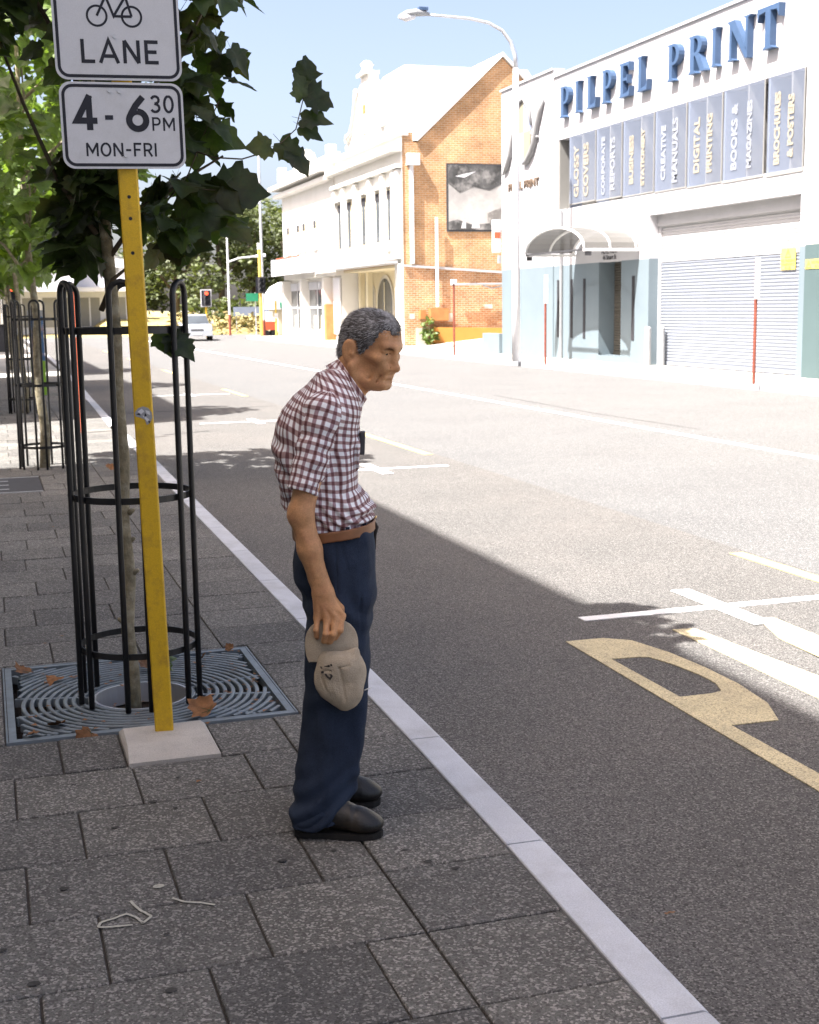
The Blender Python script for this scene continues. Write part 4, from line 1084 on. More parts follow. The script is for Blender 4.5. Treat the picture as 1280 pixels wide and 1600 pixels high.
# silver car
def car(label, x, y, rz):
    t = thing('parked_car' if False else 'silver_car', label, 'car', (x, y, RZ), None, rz)
    def lb(name, mt_, parent, *bx):
        b = MB()
        for q in bx: b.box(*q)
        return b.build(name, mt_, parent, local=True)
    prof = [(-2.15,.30),(-2.2,.55),(-2.12,.72),(-1.2,.88),(-.95,.92),(1.3,.95),(2.05,.93),(2.15,.7),(2.1,.3)]
    b = MB()
    W2 = .84
    rings = []
    for s_, k in ((-W2,.94),(-W2+.1,1.0),(W2-.1,1.0),(W2,.94)):
        rings.append([(s_, yy*k if abs(yy) > 1.8 else yy, z if z < .4 or abs(s_) < .8 else z-.05) for yy, z in prof])
    n = len(prof); vs = [p for r__ in rings for p in r__]; fs = [tuple(range(n)), tuple(range(4*n-1, 3*n-1, -1))]
    for q in range(3):
        for k in range(n):
            j = (k+1) % n; fs.append((q*n+k, (q+1)*n+k, (q+1)*n+j, q*n+j))
    b.add(vs, fs); b.build('body', MT['silver'], t, local=True)
    def cab(w0, w1, pr, nm, mt_, par):
        b = MB(); m_ = len(pr); vs = []
        for s_ in (-1, 1):
            for yy, z in pr:
                w_ = w0 + (w1-w0)*(z-.9)/.52; vs.append((s_*w_, yy, z))
        b.add(vs, [tuple(range(m_)), tuple(range(2*m_-1, m_-1, -1))] + [(k, m_+k, m_+(k+1) % m_, (k+1) % m_) for k in range(m_)]); return b.build(nm, mt_, par, local=True)
    cab(.74,.60,[(-1.0,.9),(-.28,1.36),(.75,1.40),(1.55,.94)], 'cabin_glass', MT['dglass'], t)
    cab(.70,.61,[(-.30,1.361),(-.2,1.41),(.72,1.44),(.8,1.401)], 'roof', MT['silver'], t)
    lb('bumper', MT['silver'], t, (-.82,.82,-2.24,-2.16,.28,.52)); lb('grille', MT['charcoal'], t, (-.35,.35,-2.225,-2.19,.56,.66)); lb('number_plate', MT['pale'], t, (-.25,.25,-2.26,-2.245,.36,.47))
    for s_ in (-1,1):
        lb('headlight', MT['pale'], t, (s_*.60-.17,s_*.60+.17,-2.21,-2.1,.58,.72)); lb('wing_mirror', MT['silver'], t, (s_*.9-.08,s_*.9+.08,-.85,-.75,.92,1.05))
        for yy in (-1.35,1.3):
            b = MB(); b.tube([(s_*.68,yy,.31),(s_*.85,yy,.31)], .31, 16); w_ = b.build('wheel', MT['tyre'], t, local=True)
            b = MB(); b.tube([(s_*.851,yy,.31),(s_*.87,yy,.31)], .19, 12); b.build('rim', MT['steel'], w_, local=True)
    return t
car('silver saloon car waiting at the far junction', 11.3, 74.5, R(-6))
# verge with dry grass and shrubs behind the junction, far trees
b = MB(); r_ = random.Random(2); nx_, ny_ = 46, 14; vs = []
for j in range(ny_):
    for i in range(nx_):
        x, y = -6 + i*1.3, 88.5 + j*2.2
        z = -.2 + min(1, j/5)*1.9*(.7+.4*mnoise.noise(Vector((x*.12,y*.12,0)))) * (1 if x > 8 else .25)
        vs.append((x, y, z))
b.add(vs, [(j*nx_+i, j*nx_+i+1, (j+1)*nx_+i+1, (j+1)*nx_+i) for j in range(ny_-1) for i in range(nx_-1)])
verge = tag(b.build('verge', MT['drygrass'], smooth=True), kind='structure')
def tuft_mass(name, pts, size, mt_, parent=None, seed=1, flat=.0):
    r_ = random.Random(seed); b = MB()
    for p in pts:
        for q in range(3):
            a = r_.uniform(0, 6.3); s = size*r_.uniform(.6,1.3)
            x_ = Vector((math.cos(a), math.sin(a), r_.uniform(-.5,.5))).normalized()*s
            y_ = Vector((r_.uniform(-1,1), r_.uniform(-1,1), r_.uniform(.2,1))).normalized()*s
            c = Vector(p) + Vector((r_.uniform(-1,1), r_.uniform(-1,1), r_.uniform(-1,1)))*size*.7
            b.add([c-x_*.5, c+y_*.35, c+x_*.55, c-y_*.4], [(0,1,2,3)])
    return b.build(name, mt_, parent)
r_ = random.Random(21)
pts = [(r_.uniform(12,23), r_.uniform(88.6,94), r_.uniform(.0,1.2)) for _ in range(500)]
tag(tuft_mass('dry_grass', pts, .35, MT['drygrass'], None, 3), kind='stuff')
pts = [(r_.uniform(13.5,22), r_.uniform(92.5,95), r_.uniform(.6,2.2)) for _ in range(420)]
tag(tuft_mass('undergrowth', pts, .45, MT['leaf3'], None, 4), kind='stuff')
def far_tree(label, x, y, h, rad, n, seed):
    r_ = random.Random(seed)
    t = thing('far_tree', label, 'tree', (x, y, 0), 'dark trees beyond the junction')
    limb(t, [(x,y,0),(x+.2,y,h*.35),(x-.1,y,h*.7)], .3, .12, MT['twig'], 'trunk', 8)
    for k in range(5):
        a = r_.uniform(0,6.3); limb(t, [(x,y,h*.3+k*.3),(x+rad*.4*math.cos(a),y+rad*.4*math.sin(a),h*.5),(x+rad*.75*math.cos(a),y+rad*.75*math.sin(a),h*.66)], .12, .04, MT['twig'])
    cl = [(Vector((x+r_.uniform(-1,1)*rad*.62, y+r_.uniform(-1,1)*rad*.6, h*(.30+.62*r_.random()))), rad*r_.uniform(.22,.42)) for _ in range(26)]
    pts = []
    for c, rr_ in cl:
        for p, v in ell_pts(r_, c, (rr_,rr_,rr_*.75), n//26, .55): pts.append(p)
    tuft_mass('crown', pts, .38, MT['leaf3'], t, seed)
for k, (x, y, h, rad) in enumerate(((13.6,99,9.2,3.4),(16.6,97,9.8,3.6),(19.4,99,10.6,3.6),(22.2,98,9.6,3.6),(25.5,101,9.5,4.0),(10.8,103,6.2,3.0),(8.0,108,5.5,2.8))):
    far_tree(['dark leafy tree beyond the junction, behind the small red traffic light','broad olive green tree behind the pale pole, largest of the far group','tall dark tree at the top of the far group, behind the tall grey pole','dark tree touching the corner shops roofline','far tree mostly hidden behind the corner shops','low far bush tree left of the junction group','pale distant small tree above the near guard'][k], x, y, h, rad, 1100, 40+k)
# buildings across the junction at far left
def far_block(label, x0, x1, y, h, mt_, aw):
    t = thing('far_shop', label, 'building', ((x0+x1)/2, y, 0))
    part('wall', mt_, t, (x0,x1,y,y+8,-.2,h)); part('parapet', MT['pale'], t, (x0-.1,x1+.1,y-.15,y-.001,h-.4,h+.2)); part('awning', aw, t, (x0,x1,y-1.4,y-.001,2.9,3.2))
    n = max(2, int((x1-x0)/2.5)); st = (x1-x0)/n
    for k in range(n):
        w_ = part('shop_window', MT['fin'], t, (x0+st*k+.2,x0+st*(k+1)-.2,y-.05,y-.001,.5,2.5)); part('window_frame', MT['pale'], w_, (x0+st*(k+.5)-.05,x0+st*(k+.5)+.05,y-.08,y-.051,.5,2.5))
        part('window', MT['fin'], t, (x0+st*k+.6,x0+st*(k+1)-.6,y-.05,y-.001,4.2,5.8))
far_block('white far shop with red awning at the end of the near pavement', -6, 1.2, 93, 7.5, MT['pale'], MT['red'])
far_block('pale far shop with grey awning across the junction', 1.4, 6.2, 95, 6.5, MT['pale'], MT['pale'])
far_block('low white far shop behind the red post', 6.4, 10.0, 97, 5.0, MT['pale'], MT['pale'])

# ------------------------------------------------------------------ things along the near kerb further up
t = thing('red_post', 'leaning red painted post with a white band at the kerb', 'post', (1.19,17.93,0))
b = MB(); b.tube([(1.19,17.93,0),(1.165,17.93,1.85)], .038, 10); b.build('post', MT['red'], t)
b = MB(); b.tube([(1.176,17.93,1.26),(1.1755,17.93,1.30)], .041, 10); b.build('band', MT['pale'], t)
t = thing('poster_stand', 'narrow lime green stand with blue and orange posters behind the second guard', 'poster stand', (.98,26.5,0))
part('base', MT['lime'], t, (.84,1.10,26.4,26.8,.0,.66)); part('poster', MT['poster'], t, (.84,1.10,26.4,26.8,.661,1.5)); part('cap', MT['grey'], t, (.82,1.12,26.38,26.82,1.501,1.62))
t = thing('litter_bin', 'dark square litter bin far along the near pavement', 'bin', (.75,56,0))
part('body', MT['charcoal'], t, (.4,.95,55.7,56.3,0,1.0)); part('lid', MT['iron'], t, (.37,.98,55.67,56.33,1.001,1.1))
t = thing('utility_cover', 'dark rectangular utility cover let into the pavement', 'cover', ((COVER[0]+COVER[1])/2,(COVER[2]+COVER[3])/2,-.01))
part('frame', MT['grey'], t, (COVER[0]+.01,COVER[1]-.01,COVER[2]+.01,COVER[2]+.05,-.02,.001), (COVER[0]+.01,COVER[1]-.01,COVER[3]-.05,COVER[3]-.01,-.02,.001))
part('plate', MT['charcoal'], t, (COVER[0]+.01,COVER[1]-.01,COVER[2]+.055,COVER[3]-.055,-.02,-.001))
for k in range(3): part('lifting_slot', MT['steel'], t, (.05,.14,COVER[2]+.25+.3*k,COVER[2]+.29+.3*k,-.0005,.0005))
# ------------------------------------------------------------------ tree grate
gr = thing('tree_grate', 'square cast tree grate of concentric ribs round the trunk', 'tree grate', ((GX0+GX1)/2,(GY0+GY1)/2,-.02))
gx, gy = .545, 5.46
def rect_dist(a):
    c, s = math.cos(a), math.sin(a); t = 9
    for d, lo, hi, o in ((c,GX0+.035,GX1-.035,gx),(s,GY0+.035,GY1-.035,gy)):
        if d > 1e-6: t = min(t, (hi-o)/d)
        elif d < -1e-6: t = min(t, (lo-o)/d)
    return t
rr = .205; pitch = .0335; rw = .0165
while rr < .72:
    b = MB(); n = 96; run = []
    segs = []
    for k in range(n+1):
        a = 2*math.pi*k/n
        ok = rr + rw < rect_dist(a)
        if ok: run.append(a)
        if (not ok or k == n) and run:
            if len(run) > 1: segs.append(run)
            run = []
    for sgm in segs:
        b = MB()
        vs = []
        for a in sgm:
            for q, z in ((rr,-.03),(rr,-.004),(rr+.003,-.001),(rr+rw-.003,-.001),(rr+rw,-.004),(rr+rw,-.03)):
                vs.append((gx+q*math.cos(a), gy+q*math.sin(a), z))
        m_ = len(sgm); fs = []
        for k in range(m_-1):
            for q in range(5): fs.append((6*k+q, 6*k+q+1, 6*(k+1)+q+1, 6*(k+1)+q))
        b.add(vs, fs); b.build('rib', MT['grate'], gr)
    rr += pitch
for a in range(12):                       # radial webs under the ribs
    an = R(30*a+15); L_ = rect_dist(an)
    b = MB(); c, s = math.cos(an), math.sin(an)
    w_ = .010
    b.prism([(gx+.205*c-w_*s,gy+.205*s+w_*c),(gx+.205*c+w_*s,gy+.205*s-w_*c),(gx+L_*c+w_*s,gy+L_*s-w_*c),(gx+L_*c-w_*s,gy+L_*s+w_*c)], LF, -.04, -.006); b.build('web', MT['grate'], gr)
for q in ((GX0,GX1,GY0,GY0+.028),(GX0,GX1,GY1-.028,GY1),(GX0,GX0+.028,GY0+.0285,GY1-.0285),(GX1-.028,GX1,GY0+.0285,GY1-.0285)):
    part('edge_bar', MT['grate'], gr, (q[0],q[1],q[2],q[3],-.04,.0))
for q in ((GX0-.010,GX1+.010,GY0-.010,GY0-.003),(GX0-.010,GX1+.010,GY1+.003,GY1+.010),(GX0-.010,GX0-.003,GY0-.0025,GY1+.0025),(GX1+.003,GX1+.010,GY0-.0025,GY1+.0025)):
    part('frame_bar', MT['grate'], gr, (q[0],q[1],q[2],q[3],-.05,.001))
b = MB(); n = 40
vs = []
for k in range(n):
    a = 2*math.pi*k/n
    for q, z in ((.192,-.09),(.192,-.002),(.202,-.002)): vs.append((gx+q*math.cos(a), gy+q*math.sin(a), z))
fs = []
for k in range(n):
    j = (k+1) % n
    fs += [(3*k,3*k+1,3*j+1,3*j),(3*k+1,3*k+2,3*j+2,3*j+1)]
b.add(vs, fs); b.build('collar', MT['steel'], gr)
# fallen leaves
r_ = random.Random(31)
DRY = [leaf_mesh(60+k, MT['dryleaf'], .9) for k in range(4)]
def fallen(x, y, s, k, tilt=.25):
    o = inst('fallen_leaf', DRY[k % 4], None, (x, y, .012 + s*.05), (r_.uniform(-tilt,tilt), r_.uniform(-tilt,tilt), r_.uniform(0,6.3)), (s,s,s))
    ORG[o.name] = Vector((0,0,0)); return o
LV = [(.30,4.98,.10,'curled brown leaf at the front edge of the grate, left of the yellow post'),(.77,5.06,.13,'largest crumpled dry leaf, on the grate edge right of the yellow post'),(.20,5.13,.08,'brown leaf lying on the left half of the grate'),
      (.10,5.9,.10,'pale brown leaf at the back left corner of the grate'),(.22,5.82,.09,'brown leaf behind the guard foot on the grate'),(1.02,6.0,.05,'small brown leaf at the back right corner of the grate'),(.62,5.82,.10,'dry leaf in the middle of the guard behind the trunk'),
      (.08,5.02,.06,'little dry leaf near the front left corner of the grate'),(-.02,8.9,.07,'single brown leaf on the pavement far left'),(1.12,13.6,.12,'dry leaf lying by the kerb beyond the guard'),(1.62,2.9,.035,'tiny brown leaf on the asphalt beside the kerb'),(.86,5.9,.05,'small leaf on the right rear of the grate')]
for k, (x, y, s, lb) in enumerate(LV): tag(fallen(x, y, s*.85, k, .6), lb, 'fallen leaf', 'dry leaves on the ground')
b = MB()
for _ in range(120):
    x, y = (r_.uniform(.02,1.08), r_.uniform(5.03,6.06)) if r_.random() < .8 else (r_.uniform(-.3,1.3), r_.uniform(3.0,12))
    s = r_.uniform(.006,.018); a = r_.uniform(0,6.3)
    b.add([(x+s*math.cos(a),y+s*math.sin(a),.004),(x+s*math.cos(a+2.2),y+s*math.sin(a+2.2),.006),(x+s*.8*math.cos(a+4.2),y+s*.8*math.sin(a+4.2),.004)], [(0,1,2)])
tag(b.build('leaf_crumbs', MT['dryleaf']), kind='stuff')
t = thing('weed', 'small green weed sprouting behind the yellow post on the grate', 'weed', (.68,5.7,-.02))
sp = [(Vector((.68+r_.uniform(-.03,.03),5.7+r_.uniform(-.03,.03),.03+r_.uniform(0,.05))), leaf_rot(r_, (r_.uniform(-1,1),r_.uniform(-1,1)), -.2), .035) for _ in range(12)]
put_leaves(t, 'sprig', sp, LEAF2, 12, lambda s: 0)

# ------------------------------------------------------------------ the sign
sg = thing('clearway_sign', 'white bicycle lane sign with times on a leaning yellow post', 'road sign', (.565,4.87,0))
px0, py0 = .564, 4.87
lean = (-.043/2.1)
b = MB(); hw, hd, c = .034, .022, .005
prof = [(-hw+c,-hd),(hw-c,-hd),(hw,-hd+c),(hw,hd-c),(hw-c,hd),(-hw+c,hd),(-hw,hd-c),(-hw,-hd+c)]
ca, sa = math.cos(R(-9)), math.sin(R(-9))
vs = []
for z in (.0, 3.0):
    for u, v in prof: vs.append((px0+lean*z+u*ca-v*sa, py0+u*sa+v*ca, z))
b.add(vs, [tuple(range(7,-1,-1)), tuple(range(8,16))] + [(k,(k+1)%8,8+(k+1)%8,8+k) for k in range(8)])
post = b.build('post', MT['yellow'], sg)
def post_pt(u, z, d): 
    return (px0+lean*z+u*ca-(-hd-d)*sa, py0+u*sa+(-hd-d)*ca, z)
for z in (1.995,1.92,1.80):
    b = MB(); b.prism([(.0065*math.cos(2*math.pi*k/12), z+.0065*math.sin(2*math.pi*k/12)) for k in range(12)], lambda u,v,d: post_pt(u,v,d), -.004, .0006); b.build('bolt_hole', MT['dark'], post)
b = MB()
pk = [(-.030,1.232),(-.018,1.248),(0,1.254),(.018,1.248),(.030,1.232),(.031,1.212),(.022,1.194),(.010,1.186),(.004,1.206),(-.012,1.214),(-.028,1.218)]
b.prism(pk, lambda u,v,d: post_pt(u,v,d), .0004, .0012); stk = b.build('sticker', MT['grey'], post)
b = MB()
for poly in ([(-.02,1.235),(-.005,1.246),(.004,1.236),(-.008,1.226)],[(.008,1.24),(.022,1.236),(.024,1.222),(.012,1.228)],[(-.004,1.221),(.006,1.218),(.02,1.206),(.012,1.198)]): b.prism(poly, lambda u,v,d: post_pt(u,v,d), .0013, .0018)
b.build('sticker_print', MT['pale'], stk)
b = MB()
for poly in ([(-.026,1.226),(-.014,1.231),(-.01,1.221)],[(.006,1.231),(.012,1.221),(.002,1.213)],[(.016,1.201),(.024,1.199),(.018,1.191)]): b.prism(poly, lambda u,v,d: post_pt(u,v,d), .0013, .0018)
b.build('sticker_print', MT['sign_blk'], stk)
# concrete footing
b = MB()
fx0,fx1,fy0,fy1 = FOOT[0]+.006,FOOT[1]-.006,FOOT[2]+.006,FOOT[3]-.006
vs = [(fx0,fy0,-.05),(fx1,fy0,-.05),(fx1,fy1,-.05),(fx0,fy1,-.05),(fx0,fy0,.008),(fx1,fy0,.008),(fx1,fy1,.008),(fx0,fy1,.008),
      (fx0+.010,fy0+.14,.030),(fx1-.015,fy0+.15,.032),(fx1-.02,fy1-.02,.026),(fx0+.015,fy1-.02,.026)]
fs = [(8,9,10,11)]
for k in range(4):
    j = (k+1)%4; fs += [(k,j,4+j,4+k),(4+k,4+j,8+j,8+k)]
b.add(vs, fs)
tag(b.build('post_footing', MT['footing']), 'pale sloping concrete footing under the yellow post', 'footing')
# plates: local frame u right, v up, slight tilt
def plate_fn(y_, tilt, x0, z0):
    ct, st = math.cos(tilt), math.sin(tilt)
    return lambda u, v, d: (x0 + u*ct - v*st, y_ - d, z0 + u*st + v*ct)
def rrect(x0, y0, x1, y1, r, n=6):
    return arc(x1-r, y1-r, r, r, 0, 90, n) + arc(x0+r, y1-r, r, r, 90, 180, n) + arc(x0+r, y0+r, r, r, 180, 270, n) + arc(x1-r, y0+r, r, r, 270, 360, n)
def sign_plate(fn, w_, h_, parent):
    b = MB(); b.prism(rrect(0,0,w_,h_,.04), fn, .0, .003); p = b.build('plate', MT['sign'], parent)
    b = MB(); stroke(b, rrect(.013,.013,w_-.013,h_-.013,.032), .0105, fn, .0031, .0038, True); b.build('border', MT['sign_blk'], p)
    return p
# lower plate: 4 - 6 30 PM / MON-FRI
fn = plate_fn(4.838, R(.9), .3005, 2.087)
p2 = sign_plate(fn, .424, .292, sg)
b = MB()
write(b, '4', .046, .130, .118, fn, .0031, .0038, w=.18); write(b, '-', .146, .118, .118, fn, .0031, .0038, w=.13, ws=.62); write(b, '6', .222, .130, .118, fn, .0031, .0038, w=.185)
write(b, '30', .309, .192, .058, fn, .0031, .0038, w=.15, gap=.14); write(b, 'PM', .311, .130, .046, fn, .0031, .0038, w=.14, gap=.16)
write(b, 'MON-FRI', .079, .042, .046, fn, .0031, .0038, w=.15, gap=.125); b.build('lettering', MT['sign_blk'], p2)
for (u, v) in ((.205,.262),(.171,.263),(.215,.045)):
    b = MB(); b.prism([(u+.007*math.cos(2*math.pi*k/10), v+.007*math.sin(2*math.pi*k/10)) for k in range(10)], fn, .0042, .0075); b.build('rivet', MT['steel'], p2)
# upper plate: bicycle / LANE
fn = plate_fn(4.842, R(1.1), .291, 2.3855)
p1 = sign_plate(fn, .432, .62, sg)
b = MB(); write(b, 'LANE', .088, .057, .078, fn, .0031, .0038, w=.155, gap=.17)
b.build('lettering', MT['sign_blk'], p1)
b = MB()
wy, wr = .213, .033
for wx in (.150, .268): stroke(b, arc(wx,wy,wr,wr,0,360,28)[:-1], .0075, fn, .0031, .0038, True)
for k, st in enumerate(([(.150,wy),(.183,.279),(.250,.279),(.268,wy)], [(.183,.279),(.207,wy),(.250,.279)], [(.207,wy),(.268,wy)], [(.150+.03,.30),(.183,.279)], [(.165,.305),(.197,.305)], [(.250,.279),(.246,.305),(.268,.315)])):
    stroke(b, st, .0085, fn, .0031, .0039+.00015*k)
b.build('bicycle_symbol', MT['sign_blk'], p1)
for (u, v) in ((.205,.147),(.20,.56)):
    b = MB(); b.prism([(u+.0075*math.cos(2*math.pi*k/10), v+.0075*math.sin(2*math.pi*k/10)) for k in range(10)], fn, .0031, .0065); b.build('rivet', MT['steel'], p1)
# ------------------------------------------------------------------ the old man: solid shapes blended on a grid, skinned as one continuous surface
class Field:
    def __init__(s, lo, hi, h):
        s.lo = np.array(lo, np.float32); s.h = h
        s.n = np.ceil((np.array(hi) - np.array(lo)) / h).astype(int) + 1
        s.a = np.full(s.n, .2, np.float32)
    def sub(s, lo, hi):
        i0 = np.clip(np.floor((np.array(lo) - s.lo) / s.h).astype(int), 0, s.n - 1)
        i1 = np.clip(np.ceil((np.array(hi) - s.lo) / s.h).astype(int) + 1, 1, s.n)
        sl = tuple(slice(a, max(a+1, b)) for a, b in zip(i0, i1))
        ax = [s.lo[k] + s.h*np.arange(sl[k].start, sl[k].stop, dtype=np.float32) for k in range(3)]
        P = np.stack(np.meshgrid(*ax, indexing='ij'), -1)
        return sl, P
    def add(s, prim, k=.01, op='u', pad=.03):
        fn, lo, hi = prim
        sl, P = s.sub(np.array(lo) - pad - k, np.array(hi) + pad + k)
        d = fn(P).astype(np.float32); A = s.a[sl]
        if op == 'u':
            h = np.maximum(k - np.abs(A - d), 0) / k if k > 0 else 0
            s.a[sl] = np.minimum(A, d) - h*h*k*.25
        elif op == 's':
            d = -d
            h = np.maximum(k - np.abs(A - d), 0) / k if k > 0 else 0
            s.a[sl] = np.maximum(A, d) + h*h*k*.25
        return s
    def clip(s, fn):
        sl, P = s.sub(s.lo, s.lo + s.h*s.n)
        s.a = np.maximum(s.a, fn(P).astype(np.float32)); return s
    def mesh(s):
        A = s.a; S_ = A < 0
        c = np.zeros(tuple(s.n - 1), np.int8)
        for dx in (0,1):
            for dy in (0,1):
                for dz in (0,1):
                    c += S_[dx:s.n[0]-1+dx, dy:s.n[1]-1+dy, dz:s.n[2]-1+dz]
        act = np.argwhere((c > 0) & (c < 8))
        idx = np.full(tuple(s.n - 1), -1, np.int32)
        idx[act[:,0], act[:,1], act[:,2]] = np.arange(len(act))
        acc = np.zeros((len(act), 3)); cnt = np.zeros(len(act))
        cor = [(x,y,z) for x in (0,1) for y in (0,1) for z in (0,1)]
        val = {q: A[act[:,0]+q[0], act[:,1]+q[1], act[:,2]+q[2]] for q in cor}
        for q in cor:
            for k in range(3):
                if q[k] == 0:
                    w = list(q); w[k] = 1; w = tuple(w)
                    a, b = val[q], val[w]
                    mk = (a < 0) != (b < 0)
                    t = np.where(mk, a / np.where(mk, a - b, 1), 0)
                    p = np.array(q, float) + np.zeros((len(act), 3)); p[:, k] += t
                    acc[mk] += p[mk]; cnt[mk] += 1
        V = s.lo + s.h*(act + acc / cnt[:, None])
        F = []
        for k in range(3):
            a = [slice(None)]*3; b = [slice(None)]*3
            a[k] = slice(0, -1); b[k] = slice(1, None)
            s0, s1 = S_[tuple(a)], S_[tuple(b)]
            e = np.argwhere(s0 != s1)
            u, v = (k+1) % 3, (k+2) % 3
            e = e[(e[:,u] > 0) & (e[:,v] > 0) & (e[:,u] < s.n[u]-1) & (e[:,v] < s.n[v]-1)]
            fl = s0[e[:,0], e[:,1], e[:,2]]
            def ix(du, dv):
                q = e.copy(); q[:,u] -= du; q[:,v] -= dv
                return idx[q[:,0], q[:,1], q[:,2]]
            Q = np.stack([ix(1,1), ix(0,1), ix(0,0), ix(1,0)], 1)
            Q[~fl] = Q[~fl][:, ::-1]
            F.append(Q[(Q >= 0).all(1)])
        return V, np.concatenate(F)

def v3(*p): return np.array(p, np.float32)
def rot_to(fr, P, c):
    return (P - c) @ fr if fr is not None else P - c
def P_ell(c, r, fr=None):
    c, r = v3(*c), v3(*r)
    def fn(P):
        q = rot_to(fr, P, c); k0 = np.sqrt((q*q/(r*r)).sum(-1)); k1 = np.sqrt((q*q/(r**4)).sum(-1)) + 1e-6
        return k0*(k0-1)/k1
    m_ = float(max(r)); return fn, c - m_, c + m_
def P_cap(a, b, r0, r1=None):
    a, b = v3(*a), v3(*b); r1 = r0 if r1 is None else r1
    ab = b - a; L2 = float(ab @ ab) + 1e-9
    def fn(P):
        t = np.clip(((P - a) @ ab)/L2, 0, 1)
        return np.linalg.norm(P - a - t[..., None]*ab, axis=-1) - (r0 + (r1-r0)*t)
    m_ = max(r0, r1); return fn, np.minimum(a, b) - m_, np.maximum(a, b) + m_
def P_loft(keys, z0, z1, off=0.0, p=2.4):
    K = np.array(keys, np.float32)         # z, centre a, centre b, half depth, half width
    def fn(P):
        z = P[..., 2]
        ca, cb, da, wb = (np.interp(z, K[:,0], K[:,i]) for i in (1,2,3,4))
        q = (np.abs((P[...,0]-ca)/da)**p + np.abs((P[...,1]-cb)/wb)**p)**(1/p)
        return np.maximum((q-1)*np.minimum(da, wb) - off, np.maximum(z0 - z, z - z1))
    lo = v3((K[:,1]-K[:,3]).min(), (K[:,2]-K[:,4]).min(), z0); hi = v3((K[:,1]+K[:,3]).max(), (K[:,2]+K[:,4]).max(), z1)
    return fn, lo - off, hi + off
def smooth_mesh(V, F, it=2, lam=.5):
    n = len(V)
    E = np.concatenate([F[:, [i, (i+1) % 4]] for i in range(4)])
    for _ in range(it):
        acc = np.zeros_like(V); cnt = np.zeros(n)
        np.add.at(acc, E[:,0], V[E[:,1]]); np.add.at(cnt, E[:,0], 1)
        np.add.at(acc, E[:,1], V[E[:,0]]); np.add.at(cnt, E[:,1], 1)
        V = V + lam*(acc/np.maximum(cnt,1)[:,None] - V)
    return V
def normals(V, F):
    N_ = np.cross(V[F[:,2]]-V[F[:,0]], V[F[:,3]]-V[F[:,1]])
    vn = np.zeros_like(V)
    for i in range(4): np.add.at(vn, F[:,i], N_)
    return vn / (np.linalg.norm(vn, axis=1)[:,None] + 1e-12)
def nnoise(V, sc, seed=0.0):
    return np.array([mnoise.noise(Vector((float(p[0])*sc[0]+seed, float(p[1])*sc[1]+seed*1.7, float(p[2])*sc[2]-seed))) for p in V])
def mesh_obj(name, V, F, mt_, parent, uv=None, extra=None):
    me = bpy.data.meshes.new(name)
    me.from_pydata(V.tolist(), [], F.tolist()); me.materials.append(mt_)
    me.polygons.foreach_set('use_smooth', [True]*len(me.polygons))
    if uv is not None:
        ul = me.uv_layers.new(name='UVMap')
        ul.data.foreach_set('uv', uv[F.reshape(-1)].astype(np.float32).reshape(-1))
    me.update()
    o = bpy.data.objects.new(name, me); COL.objects.link(o); o.parent = parent
    ORG[o.name] = ORG.get(parent.name, Vector((0,0,0))) if parent else Vector((0,0,0))
    return o

# materials of the figure
MT['skin'] = mat('weathered_skin', (.49,.255,.120), .5, .16, 26, bump=.16, bscale=170, spec=.35, stain=(.40,.17,.095), stain_scale=24, stain_amt=.5, fine=.12, fscale=240, objco=True)
MT['hair'] = mat('grey_hair', (.085,.08,.078), .65, .5, 55, bump=.4, bscale=160, stain=(.46,.46,.47), stain_scale=17, stain_amt=1.0, objco=True)
MT['hairdark'] = mat('dark_hair', (.035,.03,.028), .7, .3, 55, objco=True)
MT['trouser'] = mat('navy_twill', (.019,.028,.050), .85, .25, 9, bump=.25, bscale=300, spec=.2, fine=.25, fscale=420, stain=(.05,.070,.11), stain_scale=3.2, stain_amt=.55, objco=True)
MT['belt'] = mat('tan_leather', (.20,.085,.035), .5, .2, 20, spec=.4, objco=True)
MT['brass'] = mat('brass_buckle', (.5,.33,.12), .35, .1, 20, metal=.8)
MT['shoe'] = mat('black_leather', (.007,.0065,.0065), .46, .3, 30, spec=.5, bump=.15, bscale=120, stain=(.05,.035,.02), stain_scale=14, stain_amt=.5, objco=True)
MT['sole'] = mat('shoe_sole', (.012,.011,.010), .8, .2, 30)
MT['cap'] = mat('khaki_cotton', (.46,.385,.29), .95, .1, 18, bump=.5, bscale=300, spec=.1, fine=.12, fscale=420, stain=(.36,.29,.205), stain_scale=17, stain_amt=.55, objco=True)
MT['eye'] = mat('eye_white', (.20,.16,.13), .2, .05, 20)  # eye white darkened: the shadow under the brow is in the colour
MT['iris'] = mat('dark_iris', (.02,.015,.01), .15, .1, 20)
MT['lip'] = mat('lip_skin', (.33,.13,.085), .5, .15, 40)
